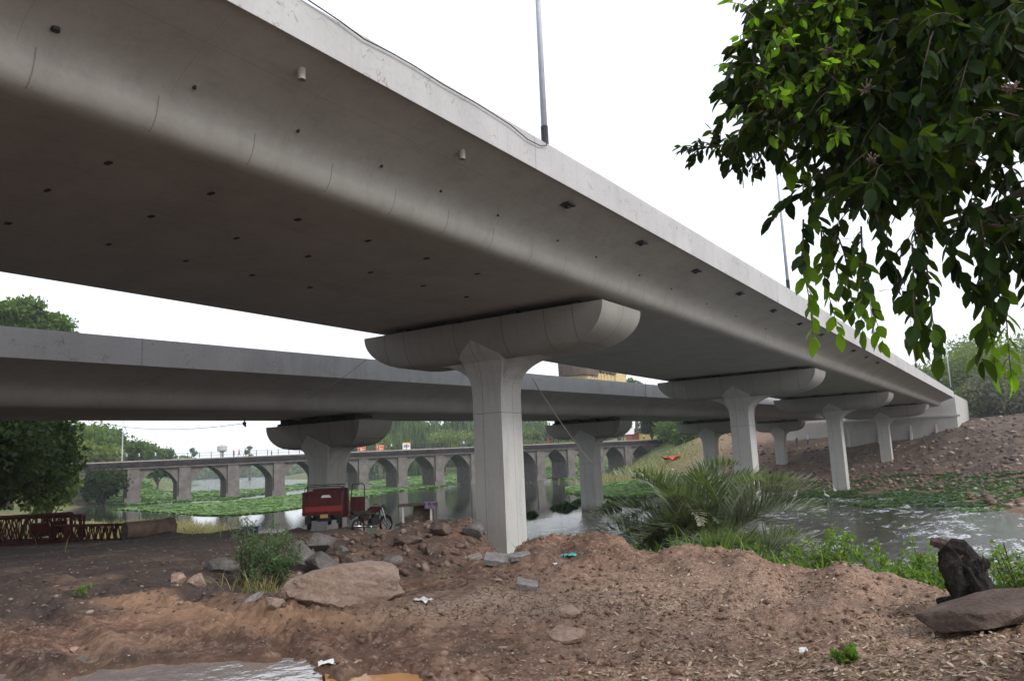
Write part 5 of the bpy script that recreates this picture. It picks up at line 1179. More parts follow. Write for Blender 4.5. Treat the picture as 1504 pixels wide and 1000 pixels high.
# dark tree at the left bank, under the rear flyover's line
tree_px(-10, 575, 185, 60, 'dense dark tree on the left bank in front of the old bridge', mat='leaf_dark', seed=3, nleaf=26000, leaf=.3, nclump=34, trunk_frac=.12, spread=.2, flat=.9)
tree_px(-70, 560, 190, 52, 'dark tree at the left edge behind the trusses', mat='leaf_dark', seed=5, nleaf=18000, leaf=.3, nclump=26, trunk_frac=.12, spread=.22, flat=.9)
tree_px(72, 655, 70, 72, 'leafy dark green bush at the waterside left of the first arch', mat='leaf_far', seed=8, nleaf=6000, leaf=.28, nclump=18, trunk_frac=.05, spread=.24, flat=.9)
tree_px(12, 437, 112, 130, 'wide crowned tree rising above the rear parapet at the left', mat='leaf_far', seed=9, nleaf=15000, leaf=.55, nclump=24, trunk_frac=.72, spread=.2, flat=.55)
tree_px(155, 690, 60, 150, 'round bush seen through the first arch', mat='leaf_dark', seed=10, nleaf=3000, leaf=.5, trunk_frac=.05)
# spreading trees beyond the bridge on the left hill
for i, (px, yt_, w, r, mt) in enumerate([(110, 625, 95, 200, 'leaf_far'), (165, 628, 90, 215, 'leaf_far'), (205, 648, 60, 230, 'leaf_far'), (130, 650, 80, 185, 'leaf_pale'), (85, 640, 60, 190, 'leaf_pale'), (60, 640, 70, 195, 'leaf_far'), (232, 660, 50, 250, 'leaf_far')]):
    tree_px(px, yt_, w, r, ['tall rounded tree on the hill left of the bridge lamp', 'wide rain tree on the hill right behind the bridge lamp', 'lower tree on the right shoulder of the left hill', 'pale green tree in front of the hill trees', 'pale green tree beside the dark left bank tree', 'tree half hidden by the dark left bank tree', 'last tree of the left hill where it meets the sky'][i], mat=mt, seed=20+i, nleaf=7000, leaf=.8, nclump=24, trunk_frac=.15, flat=.65, spread=.22, group='trees on the left hill')
for i, (px, yt_, w, r, l) in enumerate([(281, 655, 13, 520, 'tiny far tree sticking up from the horizon beyond the third arch'), (367, 651, 15, 500, 'tiny round tree on the horizon left of the rear pier')]):
    tree_px(px, yt_, w, r, l, mat='leaf_far', seed=40+i, nleaf=900, leaf=1.0, nclump=8, trunk_frac=.35, group='lone trees on the far horizon')
# wooded slope seen right of the dark pier, beyond the bridge
cnt = 0
rgx = random.Random(4)
spots = []
for row, (r, yt0) in enumerate(((330, 640), (370, 630), (420, 622), (480, 618))):
    for px in range(505, 1000, 27):
        spots.append((px+rgx.uniform(-8, 8)+row*9, yt0+rgx.uniform(-3, 7)+(6 if px > 700 else 0), rgx.uniform(38, 58), r*rgx.uniform(.96, 1.05)))
WG = 'trees of the wooded slope beyond the old bridge'
for i, (px, yt_, w, r) in enumerate(sorted(spots, key=lambda s: -s[3])):
    mt = ('leaf_far', 'leaf_dark', 'leaf_pale')[(i*7) % 3]
    tree_px(px, yt_, w, r, {'leaf_far': 'mid green tree of the wooded slope beyond the old bridge', 'leaf_dark': 'dark green tree of the wooded slope beyond the old bridge', 'leaf_pale': 'pale green tree of the wooded slope beyond the old bridge'}[mt], mat=mt, seed=50+i % 6, nleaf=2600, leaf=1.1, nclump=18, trunk_frac=.12, share='slope%s%d' % (mt, i % 2), group=WG, rz=i*1.3, flat=.8)
tree_px(653, 626, 50, 300, 'bright green tree standing out of the wooded slope left of the large pier', mat='leaf_pale', seed=71, nleaf=5000, leaf=.7, nclump=20, trunk_frac=.1)
tree_px(781, 622, 42, 285, 'pale fluffy tree right of the large pier', mat='leaf_pale', seed=72, nleaf=5000, leaf=.6, nclump=20, trunk_frac=.1)
tree_px(912, 554, 30, 290, 'far tree crown showing above the rear parapet, left of two', mat='leaf_far', seed=73, nleaf=2500, leaf=.7, nclump=10, trunk_frac=.6, group='tree tops above the rear parapet')
tree_px(938, 555, 28, 292, 'far tree crown showing above the rear parapet, right of two', mat='leaf_far', seed=74, nleaf=2500, leaf=.7, nclump=10, trunk_frac=.6, group='tree tops above the rear parapet')
for i, (px, yt_, w, r, mt, l) in enumerate([(1000, 622, 60, 196, 'leaf_far', 'leafy tree at the right end of the old bridge'), (1030, 632, 55, 190, 'leaf_dark', 'dark leafy bush right of the bridge end tree'), (1012, 648, 50, 186, 'leaf_far', 'low bush in front of the bridge end tree'), (960, 600, 40, 215, 'leaf_dark', 'dark tree behind the right end of the old bridge'), (1075, 640, 50, 200, 'leaf_dark', 'dark bush between the second and third rear piers'), (985, 596, 40, 210, 'leaf_dark', 'tall dark tree behind the bridge end tree')]):
    tree_px(px, yt_, w, r, l, mat=mt, seed=80+i, nleaf=6000, leaf=.5, nclump=22, trunk_frac=.12, flat=.9, group='greenery at the bridge end')
for i, (px, yt_, w, r, mt) in enumerate([(1125, 625, 40, 205, 'leaf_bare'), (1110, 640, 30, 200, 'leaf_pale'), (1470, 505, 150, 180, 'leaf_pale'), (1436, 525, 100, 185, 'leaf_pale'), (1505, 495, 130, 205, 'leaf_pale'), (1425, 515, 60, 225, 'leaf_far'), (1455, 498, 80, 240, 'leaf_far'), (1490, 540, 90, 165, 'leaf_bare'), (1530, 560, 90, 160, 'leaf_bare'), (1410, 545, 50, 230, 'leaf_far'), (1370, 530, 40, 300, 'leaf_far'), (1560, 500, 120, 200, 'leaf_far'), (1450, 570, 60, 168, 'leaf_pale')]):
    tree_px(px, yt_, w, r, ['thin dry bush seen under the rear flyover', 'small pale bush beside the smallest rear pier', 'big pale green tree on the right bank', 'pale green tree left of the big one on the right bank', 'pale green tree at the right picture edge', 'dark tree just right of the flyover end', 'tall dark tree behind the pale ones on the right bank', 'greyish thin-leaved tree on the right bank', 'greyish thin-leaved tree at the right edge', 'small dark tree against the last lamp posts', 'far tree top peeping over the near parapet end', 'dark tree beyond the right edge', 'low pale tree at the top of the track'][i], mat=mt, seed=100+i, nleaf=8000 if mt != 'leaf_bare' else 5000, leaf=.5, nclump=26, trunk_frac=.1 if i not in (6,) else .2, flat=.85, group='trees on the right bank')
# tree line on the horizon, a mass
rg = np.random.RandomState(77); Cs = []
for k in range(520):
    px = rg.uniform(-300, 640); r = rg.uniform(760, 900); p = gz(px, r); hgt = (14+8*vnoise(np.array([px*.03]), np.array([1.0]), 3)[0])*(1.15 if px < 330 else .8); q = rg.normal(0, 1, (60, 3)); q /= np.linalg.norm(q, axis=1)[:, None]
    Cs.append(np.array([p.x, p.y, p.z+hgt*.5])+q*np.array([11, 11, hgt*.55])*rg.uniform(.6, 1, (60, 1)))
C = np.concatenate(Cs); V = quads_cloud(C, 0, 3.2*rg.uniform(.6, 1.4, len(C)), rg)
o = raw('distant_woods', V.reshape(-1, 3), (np.arange(len(V))*4)[:, None]+np.arange(4)[None], M['leaf_far'], None, False, dict(var=np.repeat(rg.uniform(.1, .8, len(C)), 4))); tag(o, 'hazy wooded skyline beyond the lake', None, None, 'stuff')
# water tower on the horizon
p = gz(326, 520); wt = empty('water_tower', p, 0, 'tiny water tower on the far horizon above the railing', 'water tower'); hz = at_r(326, 653, 520).z-p.z
bm = bmesh.new(); tube(bm, [(0, 0, 0), (0, 0, hz-4)], 1.2, 10); build('shaft', bm, M['wall'], wt)
bm = bmesh.new(); tube(bm, [(0, 0, hz-4.5), (0, 0, hz-3.5), (0, 0, hz-1), (0, 0, hz)], [1.4, 3, 3, .6], 14); build('tank', bm, M['wall'], wt)
# hut and kiosk on the right bank
p = gz(1411, 152); p.z = H(p.x, p.y); kk = empty('kiosk', p, .2, 'orange metal kiosk beside the flyover end on the right bank', 'kiosk')
bm = bmesh.new(); bx(bm, (0, 0, 1.1), (2.0, 1.6, 2.3)); build('body', bm, plain('orange_paint', (.5, .1, .03), .6), kk); bm = bmesh.new(); bx(bm, (0, 0, 2.32), (2.2, 1.8, .1)); build('roof', bm, M['dark_metal'], kk)
for i, (px, r, w, h, c_, l) in enumerate([(935, 232, 5, 3.4, (.35, .1, .05), 'reddish shanty behind the right end of the old bridge'), (952, 228, 4, 3.0, (.4, .33, .1), 'yellowish shanty behind the right end of the old bridge'), (1475, 178, 9, 2.2, (.3, .25, .22), 'low boundary wall at the top of the right bank track')]):
    p = gz(px, r); p.z = H(p.x, p.y); s_ = empty('shed', p, .4, l, 'shed'); bm = bmesh.new(); bx(bm, (0, 0, h/2), (w, 3, h)); build('wall', bm, plain('shed_paint', c_, .9), s_); bm = bmesh.new(); bx(bm, (0, -.2, h+.1), (w+.6, 3.6, .12), Matrix.Rotation(.1, 3, 'X')); build('roof', bm, M['rust'], s_)
# ------------------------------------------------------------------ palm clump
M['palm'] = leaf_mat('palm_frond', (.05, .065, .045), (.13, .155, .105), (.36, .39, .3), .2, .4)
M['palm_dry'] = leaf_mat('dry_palm_frond', (.3, .27, .2), (.45, .42, .33), (.6, .57, .47), .2, .6)
def frond(root, base, azi, elev, L, seed, mat, nl=38, lw=.042, ll=.56):
    rg = np.random.RandomState(seed); V = []; Fc = []; var = []
    d = np.array([math.cos(azi), math.sin(azi), 0]); up = np.array([0, 0, 1.]); side = np.cross(d, up)
    pts = []; p = np.array(base, float); e = elev
    n = 22
    for i in range(n+1):
        pts.append(p.copy()); p = p+(d*math.cos(e)+up*math.sin(e))*L/n; e -= (.036+.03*rg.rand())*(1.0+i*.03)
    pts = np.array(pts); vb = rg.uniform(.2, .7)
    for i in range(n):   # rachis
        w = .016*(1-i/n)+.005; a, b2 = pts[i], pts[i+1]; k = len(V); V += [a-side*w, a+side*w, b2+side*w*.9, b2-side*w*.9]; Fc.append((k, k+1, k+2, k+3)); var += [.9]*4
    for j in range(nl):
        t = .12+.88*j/nl; i = min(int(t*n), n-1); f_ = t*n-i; c_ = pts[i]*(1-f_)+pts[i+1]*f_; T = pts[i+1]-pts[i]; T /= np.linalg.norm(T); Nn = np.cross(side, T)
        for s in (-1, 1):
            l_ = ll*(math.sin(PI*min(1, t*.9+.12))**.6)*rg.uniform(.8, 1.15)+.08; dr_ = T*rg.uniform(.75, 1.0)+side*s*rg.uniform(.5, .85)+Nn*rg.uniform(.2, .8); dr_ /= np.linalg.norm(dr_)
            wv_ = np.cross(dr_, Nn); wv_ /= np.linalg.norm(wv_)+1e-9; w = lw*.5*rg.uniform(.8, 1.2); k = len(V); tip = c_+dr_*l_-up*.03*l_; mid = c_+dr_*l_*.45
            V += [c_-wv_*w*.4, c_+wv_*w*.4, mid+wv_*w, mid-wv_*w]; Fc.append((k, k+1, k+2, k+3)); V += [mid-wv_*w, mid+wv_*w, tip+wv_*w*.08, tip-wv_*w*.08]; Fc.append((k+4, k+5, k+6, k+7)); q = np.clip(vb+rg.uniform(-.25, .35), 0, 1); var += [q]*8
    return raw('frond', np.array(V), np.array(Fc), mat, root, False, dict(var=np.array(var)))
def palm(px, r, label, n, Lr, seed, elevr, dz_=1.0, group='wild palms on the near bank'):
    p = gz(px, r); p.z = H(p.x, p.y); root = empty('palm', p, 0, label, 'palm', group); rg = random.Random(seed)
    bm = bmesh.new(); tube(bm, [(0, 0, -.3), (0, 0, dz_*.6), (.02, 0, dz_+.15)], [.2, .17, .1], 10); build('trunk', bm, M['bark'], root, True)
    for i in range(n):
        frond(root, (0, 0, dz_), i*2.39996+rg.uniform(-.2, .2), rg.uniform(*elevr), rg.uniform(*Lr), seed*100+i, M['palm'])
    return root
p1 = palm(1000, 19.5, 'bushy wild palm clump, its left and upright part, with a bleached broken frond', 32, (2.1, 2.9), 1, (.3, 1.45), 1.25)
fz = frond(p1, (.1, -.3, 1.9), -.9, .5, 1.4, 999, M['palm_dry'], 30, .05, .3); fz['label'] = 'bleached broken frond'
palm(1058, 19.0, 'wild palm clump at right with long fronds reaching over the river', 30, (2.3, 3.1), 2, (.2, 1.3), 1.15)
palm(960, 20.5, 'low wild palm sprouting at the left of the clump', 22, (1.8, 2.5), 3, (.3, 1.2), 1.0)
palm(1085, 17.5, 'low wild palm sprouting at the right foot of the clump', 18, (1.5, 2.1), 4, (.2, 1.0), .75)
palm(905, 21.0, 'small wild palm at the water edge left of the clump', 18, (1.2, 1.8), 5, (.3, 1.1), .5)
# ------------------------------------------------------------------ bushes with small leaves on stems
def bush(px, r, h, w, n_stem, label, seed, mat, leaf=.035, per=60, cat='bush', group=None, lean=.6, zoff=0, fine=1):
    p = gz(px, r); p.z = H(p.x, p.y)+zoff; root = empty('bush', p, 0, label, cat, group); rg = np.random.RandomState(seed); bm = bmesh.new(); Cs = []; vv = []
    for i in range(n_stem):
        a = rg.uniform(0, 2*PI); L = h*rg.uniform(.5, 1.1); rad = w/2*rg.uniform(.2, 1); b0 = np.array([math.cos(a)*w*.12, math.sin(a)*w*.12, 0]); e = np.array([math.cos(a)*rad, math.sin(a)*rad, L]); md_ = (b0+e)/2+np.array([0, 0, L*.15])
        tube(bm, [b0, md_, e], [.012*h, .008*h, .003*h], 4)
        for k in range(4):
            t = rg.uniform(.3, 1); q = b0*(1-t)**2+2*md_*t*(1-t)+e*t*t; tip = q+rg.normal(0, .16, 3)*h+np.array([0, 0, .08*h]); tube(bm, [q, tip], [.005*h, .002*h], 3)
            m_ = per//4; u = rg.uniform(0, 1, (m_, 1)); Cs.append(q+(tip-q)*u+rg.normal(0, .035*h, (m_, 3))); vv.append(np.clip(.25+.5*t+rg.uniform(-.3, .3, m_), 0, 1))
    build('stems', bm, M['bark'], root); C = np.concatenate(Cs); V = quads_cloud(C, 0, leaf*rg.uniform(.6, 1.4, len(C)), rg)
    raw('leaves', V.reshape(-1, 3), (np.arange(len(V))*4)[:, None]+np.arange(4)[None], mat, root, False, dict(var=np.repeat(np.concatenate(vv), 4))); return root
M['shrub'] = leaf_mat('fresh_shrub', (.035, .085, .018), (.09, .18, .03), (.2, .31, .05), .35)
M['feather'] = leaf_mat('feathery_shrub', (.03, .07, .03), (.07, .14, .06), (.13, .22, .1), .35)
SG = 'green shrubs along the near river bank'
for i, (px, r, h, w, l) in enumerate([(1160, 15.5, 1.1, 1.6, 'yellowish green shrub at the right foot of the palms'), (1208, 15.0, 1.35, .9, 'taller thin shrub right of the palms'), (1290, 14.5, 1.15, 1.5, 'bushy green shrub behind the middle of the earth crest'), (1340, 14.0, 1.25, 1.4, 'green shrub left of the charred stump'), (1398, 14.0, 1.3, 1.4, 'green shrub behind the charred stump'), (1450, 13.5, 1.35, 1.3, 'green shrub right behind the charred stump'), (1495, 12.5, 1.75, 1.2, 'tall loose shrub at the right picture edge'), (1315, 13.0, .7, 1.3, 'low green shrub in front of the bushy one'), (1430, 12.2, .7, 1.4, 'low green shrub hugging the crest beside the stump'), (1250, 16, .8, 1.5, 'low green shrub over the water between two shrubs'), (1375, 16.5, 1.5, 1.6, 'rear green shrub standing towards the water'), (1540, 12.5, 1.6, 1.5, 'shrub beyond the right edge')]):
    r = r*.4+7.6; h = h*.62+.22
    bush(px, r, h, w, 30, l, 200+i, M['shrub'], .055, 60, 'shrub', SG)
bush(392, 16.2, 1.15, 1.35, 40, 'feathery blue green bush growing beside the boulder heap', 230, M['feather'], .04, 110, 'bush')
bush(362, 16.5, 1.3, .7, 12, 'thin sprig of the feathery bush at its upper left', 231, M['feather'], .035, 60, 'bush')
bush(372, 9.8, .16, .25, 8, 'tiny green weed in the mud at left', 232, M['shrub'], .03, 20, 'weed').location = hit(122, 879)
bush(1238, 7.5, .1, .3, 10, 'flattened pale green sprig on the leaf strewn soil', 233, M['shrub'], .06, 16, 'weed').location = hit(1240, 972)
def grass(px, r, w, d, h, n, label, seed, mat, ry=0, name='grass'):
    rg = np.random.RandomState(seed); p = gz(px, r); az = math.atan2(p.x, p.y); u = rg.normal(0, w*.32, n); v = rg.normal(0, d*.32, n); x = p.x+u*math.cos(az)+v*math.sin(az); y = p.y-u*math.sin(az)+v*math.cos(az); z = height(x, y)
    B0 = np.c_[x, y, z]; a = rg.uniform(0, 2*PI, n); ln = rg.uniform(.1, .8, n); L = h*rg.uniform(.5, 1.2, n); dirv = np.c_[np.cos(a)*np.sin(ln), np.sin(a)*np.sin(ln), np.cos(ln)]; sd = np.c_[-np.sin(a), np.cos(a), np.zeros(n)]*.006*(1+r/30)
    m1 = B0+dirv*L[:, None]*.55; tip = B0+dirv*L[:, None]+np.c_[np.cos(a)*.2, np.sin(a)*.2, -.12*np.ones(n)]*L[:, None]
    V = np.concatenate([np.stack([B0-sd, B0+sd, m1+sd*.8, m1-sd*.8], 1), np.stack([m1-sd*.8, m1+sd*.8, tip+sd*.1, tip-sd*.1], 1)], 1); q = rg.uniform(0, 1, n)
    o = raw(name, V.reshape(-1, 3), (np.arange(2*n)*4)[:, None]+np.arange(4)[None], mat, None, False, dict(var=np.repeat(q, 8))); return tag(o, label, None, None, 'stuff')
M['grass'] = leaf_mat('grass_blades', (.03, .07, .015), (.07, .14, .03), (.14, .2, .06), .3)
M['grass_dry'] = leaf_mat('dry_grass_blades', (.12, .1, .045), (.25, .2, .1), (.36, .3, .16), .3)
grass(670, 14.6, 1.1, 1.2, .5, 900, 'green grass tuft in the hollow left of the large pier', 1, M['grass'])
grass(722, 15.5, .9, 1.2, .55, 500, 'grass tuft just below the large pier', 2, M['grass'])
grass(880, 17.5, 2.2, 2, .65, 1500, 'tall grass left of the palms at the water', 3, M['grass'])
grass(1090, 14.6, 3.0, 2, .5, 1500, 'grass under the palms', 4, M['grass'])
grass(1330, 13.4, 4.6, 2.6, .42, 1700, 'grass between the green shrubs behind the crest', 5, M['shrub'])
grass(420, 13.6, 1.2, .8, .4, 400, 'dry grass at the foot of the feathery bush', 6, M['grass_dry'])
grass(185, 66, 15, 26, .9, 5000, 'dry straw coloured grass on the low bank left of the river', 7, M['grass_dry'])
grass(290, 60, 9, 26, .7, 2500, 'dry straw coloured grass at the water edge beyond the pipe', 8, M['grass_dry'])
grass(925, 160, 26, 34, 1.6, 3000, 'rough grass on the ochre far bank', 9, M['grass_dry'])
# ------------------------------------------------------------------ overhanging tree at the right
M['leaf_near'] = leaf_mat('broad_leaf', (.007, .017, .004), (.02, .048, .009), (.2, .37, .03), .62, .5, 'var', .1)
tree_root = empty('tree', (0, 0, 0), 0, 'near leafy tree whose dark broad-leaved branches hang into the picture at upper right', 'tree')
tb = gz(2050, 6.2); tb.z = H(tb.x, tb.y); tree_root.location = tb
def rel(v): return Vector(v)-tb
bm = bmesh.new(); topv = at_r(2000, -150, 6.4)
tube(bm, [rel(tb)-Vector((0, 0, .4)), rel(tb.lerp(topv, .35))+Vector((.1, 0, 0)), rel(tb.lerp(topv, .7)), rel(topv)], [.3, .22, .18, .14], 14); build('trunk', bm, M['bark'], tree_root, True)
LB = np.array([(0, 0, 0), (.18, .17, .02), (.5, .25, .03), (.8, .15, .0), (1, 0, -.06), (.8, -.15, .0), (.5, -.25, .03), (.18, -.17, .02), (.3, 0, -.035), (.7, 0, -.045)]); LF = [(0, 8, 1), (1, 8, 2), (2, 8, 9), (2, 9, 3), (3, 9, 4), (4, 9, 5), (5, 9, 6), (6, 9, 8), (6, 8, 7), (7, 8, 0)]
LF = np.array(LF)
leavesV = []; leavesVar = []; rg = np.random.RandomState(5)
twig = bmesh.new()
def add_leaf(p, d, L, var, rg, upn=None):
    d = d/np.linalg.norm(d); n = np.array([rg.normal(0, .45), rg.normal(0, .45), 1.0]) if upn is None else upn; s = np.cross(n, d); s /= np.linalg.norm(s)+1e-9; n2 = np.cross(d, s)
    B_ = LB.copy(); B_[:, 2] += -.16*B_[:, 0]**2*rg.uniform(0, 1.3); B_[:, 1] *= rg.uniform(.9, 1.15)
    leavesV.append(p+L*(B_[:, :1]*d+B_[:, 1:2]*s+B_[:, 2:3]*n2)); leavesVar.append(np.full(len(LB), np.clip(var, 0, 1)))
def sprig(p, dirv, length, n, bright, rg, droop=.9, leafL=(.07, .115)):
    """a drooping shoot with alternate leaves; bright = colour of tip leaves"""
    pts = [np.array(p)]; d = np.array(dirv, float); d /= np.linalg.norm(d); m = 7
    for i in range(m):
        d = d+np.array([0, 0, -droop*.22])+rg.normal(0, .06, 3); d /= np.linalg.norm(d); pts.append(pts[-1]+d*length/m)
    tube(twig, [rel(Vector(q)) for q in pts], [.005*(1-i/m)+.0015 for i in range(m+1)], 4, False)
    P = np.array(pts)
    for j in range(n):
        t = (j+.6)/n; i = min(int(t*m), m-1); c_ = P[i]+(P[i+1]-P[i])*(t*m-i); T = P[i+1]-P[i]; T /= np.linalg.norm(T); s = np.cross(T, rg.normal(0, 1, 3)); s /= np.linalg.norm(s)+1e-9
        dd = T*.55+s*.75+np.array([0, 0, -.35]); v = rg.uniform(.0, .62)*(.7 if bright < .3 else 1)+bright*max(0, t-.25)*1.1+(.15 if rg.rand() < .06 else 0)
        add_leaf(c_, dd, rg.uniform(*leafL)*(1-.25*t*(bright > .5)), v, rg)
    add_leaf(P[-1], P[-1]-P[-2], rg.uniform(*leafL), bright*.9+.1, rg)
crown_poly = [(1150, -60), (1130, 0), (1118, 50), (1100, 90), (1085, 130), (1092, 165), (1118, 195), (1150, 195), (1180, 215), (1195, 250), (1205, 290), (1240, 320), (1290, 315), (1320, 280), (1350, 290), (1385, 330), (1420, 320), (1450, 340), (1480, 350), (1540, 350), (1540, -60)]
holes = [(1495, 125, 26), (1478, 165, 22), (1500, 225, 24), (1492, 290, 30), (1380, 285, 26), (1250, 290, 20), (1440, 150, 18), (1455, 235, 22), (1330, 210, 18), (1225, 205, 18), (1165, 225, 22), (1340, 340, 34), (1310, 315, 26), (1412, 285, 22), (1290, 120, 14), (1400, 60, 12), (1200, 130, 12), (1360, 170, 14), (1500, 40, 16)]
cp = np.array(crown_poly)
def crown_sprigs(n, r0, r1, seed, leafL, poly=crown_poly, bright=0., L=(.22, .45), sc=1.):
    rg = np.random.RandomState(seed); xs = [q[0] for q in poly]; ys = [q[1] for q in poly]; k = 0
    while k < n:
        px, py = rg.uniform(min(xs), max(xs)), rg.uniform(min(ys), max(ys))
        if not in_poly(np.array([px]), np.array([py]), poly)[0]: continue
        if any(math.hypot(px-a, py-b) < c_*1.15 for a, b, c_ in holes): continue
        r = rg.uniform(r0, r1); p = at_r(px, py-12, r); side = RC @ Vector((rg.uniform(-1, .6), rg.uniform(-.4, .5), rg.uniform(-.8, .8)))
        edge = px < 1200 and py < 260
        sprig(p, side, rg.uniform(*L), rg.randint(7, 12), .75 if (edge and rg.rand() < .28) else (bright if rg.rand() < .5 else 0), rg, .8, leafL); k += 1
crown_sprigs(330, 4.6, 6.2, 1, (.1, .15))
crown_sprigs(430, 6.2, 8.2, 2, (.11, .18))
crown_sprigs(560, 8.2, 11, 3, (.11, .17), poly=[(1190, -60), (1170, 30), (1160, 110), (1200, 180), (1250, 230), (1330, 260), (1400, 230), (1460, 180), (1540, 180), (1540, -60)])
crown_sprigs(300, 5.4, 8.5, 4, (.1, .16), poly=[(1545, -150), (1545, 340), (1700, 380), (1900, 330), (2150, 250), (2250, 0), (2150, -300), (1800, -420), (1545, -350)])
crown_sprigs(220, 5.0, 8.0, 5, (.1, .16), poly=[(1180, -60), (1240, -260), (1545, -380), (1545, -60)])
# hanging sprays along the lower edge, with yellow green tips
rg = np.random.RandomState(9)
for px, y0, y1, k in ((1180, 380, 505, .9), (1205, 400, 500, .95), (1192, 330, 440, .3), (1222, 390, 470, .4), (1255, 400, 515, .9), (1262, 380, 500, .6), (1285, 380, 450, .1), (1345, 370, 500, .15), (1352, 400, 520, .5), (1336, 410, 505, .25), (1380, 370, 440, .05), (1445, 380, 520, .35), (1455, 440, 545, 1.0), (1445, 450, 540, 1.0), (1470, 380, 520, .2), (1480, 400, 470, .1), (1500, 360, 440, .1), (1150, 250, 275, .9), (1165, 280, 310, .95)):
    r = rg.uniform(4.9, 5.9); y0 -= rg.uniform(35, 80); y1 -= 14; p = at_r(px+rg.uniform(-6, 6), y0, r); L = (y1-y0)*r/F*1.0; sprig(p, (rg.normal(0, .15), rg.normal(0, .15), -1), L, int(10+L*16), k, rg, .6, (.105, .16))
# branch reaching out to the left
rg = np.random.RandomState(19)
br = [at_r(1240, 120, 6.2), at_r(1180, 175, 5.9), at_r(1120, 205, 5.7), at_r(1070, 212, 5.6), at_r(1022, 218, 5.5)]
tube(twig, [rel(q) for q in br], [.02, .014, .009, .006, .003], 6)
for t in np.linspace(.4, 4, 26):
    i = min(int(t), 3); p = br[i].lerp(br[i+1], t-i); sprig(p, RC @ Vector((rg.uniform(-1, 0), rg.uniform(-1, .7), rg.uniform(-.5, .5))), rg.uniform(.12, .28)*(1.15-t*.15), rg.randint(5, 9), .55 if rg.rand() < .3 else .1, rg, .6, (.055, .09))
for px, y0, y1 in ((1090, 225, 262), (1103, 225, 262), (1118, 220, 250), (1075, 215, 240)):
    p = at_r(px, y0, 5.6); sprig(p, (0, 0, -1), (y1-y0)*5.6/F, 9, 0, rg, .3, (.08, .1))
# bright fresh shoots high on the left flank, where the crown meets the light
for k in range(75):
    px, py = rg.uniform(1085, 1260), rg.uniform(10, 190); p = at_r(px, py, rg.uniform(4.5, 5.1)); sprig(p, RC @ Vector((rg.uniform(-1, .6), rg.uniform(-.5, .8), .4)), rg.uniform(.1, .22), rg.randint(5, 9), .85, rg, .5, (.065, .1))
# limbs
for a, b2, c_ in (((2000, -100, 6.4), (1600, 80, 6.6), (1240, 120, 6.3)), ((2000, -100, 6.4), (1560, 250, 6.8), (1350, 340, 6.6)), ((2000, -60, 6.4), (1600, 330, 6.0), (1450, 330, 5.6)), ((2000, -140, 6.4), (1500, -60, 7), (1180, -20, 7)), ((1800, 0, 6.5), (1500, 180, 7.5), (1300, 180, 8.5)), ((1600, 80, 6.6), (1350, 60, 6.0), (1150, 70, 5.4))):
    q = [rel(at_r(*a)), rel(at_r(*b2)), rel(at_r(*c_))]; m1 = q[0].lerp(q[1], .5)+Vector((0, 0, .12)); m2 = q[1].lerp(q[2], .5)+Vector((0, 0, -.06)); tube(twig, [q[0], m1, q[1], m2, q[2]], [.07, .055, .04, .025, .01], 8)
build('branches', twig, M['bark'], tree_root, True)
Vv = np.array(leavesV)-np.array(tb)[None, None]; n = len(Vv)
raw('crown', Vv.reshape(-1, 3), (LF[None]+(np.arange(n)*len(LB))[:, None, None]).reshape(-1, 3), M['leaf_near'], tree_root, False, dict(var=np.concatenate(leavesVar)))
for px, py in ((1218, 75), (1272, 132), (1280, 235), (1485, 130)):
    c_ = rel(at_r(px, py, 4.7)); bm = bmesh.new(); rg2 = random.Random(px)
    for i in range(40):
        q = c_+Vector((rg2.gauss(0, .022), rg2.gauss(0, .022), rg2.gauss(0, .016))); tube(bm, [c_, q, q+Vector((0, 0, .006))], [.001, .005, .003], 5)
    build('flower_cluster', bm, plain('faded_blossom', (.22, .17, .14), .8), tree_root)
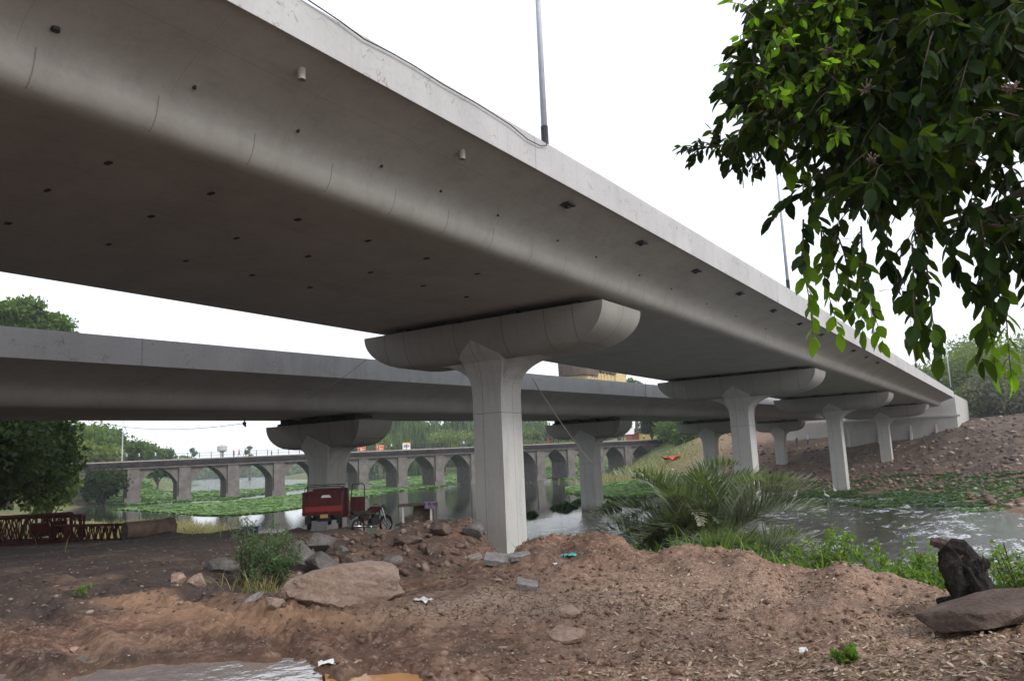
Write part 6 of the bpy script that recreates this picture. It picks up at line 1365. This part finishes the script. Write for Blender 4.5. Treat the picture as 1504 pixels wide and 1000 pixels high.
# ------------------------------------------------------------------ haze
bm = bmesh.new(); bx(bm, (0, 0, 17.5), (3060, 3060, 1)); bm.free()
zlo = float(Zt.min())-1.0; zhi = 62.0
bm = bmesh.new(); bx(bm, (0, 0, (zlo+zhi)/2), (3100, 3100, zhi-zlo)); hz_o = build('haze', bm, None); tag(hz_o, 'pale haze over the river and the far banks', None, None, 'stuff')
mh = bpy.data.materials.new('haze_air'); mh.use_nodes = True; nt = mh.node_tree
for n_ in list(nt.nodes):
    if n_.type == 'BSDF_PRINCIPLED': nt.nodes.remove(n_)
pv_ = nt.nodes.new('ShaderNodeVolumePrincipled'); pv_.inputs['Color'].default_value = (.86, .92, 1, 1); pv_.inputs['Density'].default_value = .0003; pv_.inputs['Anisotropy'].default_value = .2
nt.links.new(pv_.outputs[0], nt.nodes['Material Output'].inputs['Volume']); hz_o.data.materials.append(mh)
# ------------------------------------------------------------------ light
w = bpy.data.worlds.new('World'); SC.world = w; w.use_nodes = True; nt = w.node_tree; bg = nt.nodes['Background']
SUN_EL, SUN_AZ = math.radians(37), math.radians(96)     # azimuth clockwise from +Y
sky = nt.nodes.new('ShaderNodeTexSky'); sky.sky_type = 'NISHITA'; sky.sun_disc = False; sky.sun_elevation = SUN_EL; sky.sun_rotation = SUN_AZ; sky.dust_density = 4; sky.air_density = 1.2
mx = nt.nodes.new('ShaderNodeMix'); mx.data_type = 'RGBA'; mx.inputs[0].default_value = .72; mx.inputs[7].default_value = (9.3, 9.6, 10.2, 1)
nt.links.new(sky.outputs[0], mx.inputs[6]); nt.links.new(mx.outputs[2], bg.inputs['Color']); bg.inputs['Strength'].default_value = .14
L = bpy.data.lights.new('sun', 'SUN'); L.energy = 1.7; L.angle = math.radians(18); L.color = (1, .97, .95); lo = bpy.data.objects.new('sun', L); COL.objects.link(lo)
dv = Vector((math.sin(SUN_AZ)*math.cos(SUN_EL), math.cos(SUN_AZ)*math.cos(SUN_EL), math.sin(SUN_EL))); lo.rotation_euler = dv.to_track_quat('Z', 'Y').to_euler()
# ------------------------------------------------------------------ camera and output
cam = bpy.data.cameras.new('camera'); co = bpy.data.objects.new('camera', cam); COL.objects.link(co); SC.camera = co
cam.sensor_fit = 'HORIZONTAL'; cam.sensor_width = 36; cam.lens = F/1504*36; cam.clip_end = 6000; cam.clip_start = .05
co.matrix_world = RC.to_4x4()
SC.view_settings.view_transform = 'Standard'; SC.view_settings.look = 'None'; SC.view_settings.gamma = 1; SC.view_settings.exposure = .36
SC.render.engine = 'CYCLES'
SC.cycles.volume_bounces = 1; SC.cycles.max_bounces = 7; SC.cycles.diffuse_bounces = 4
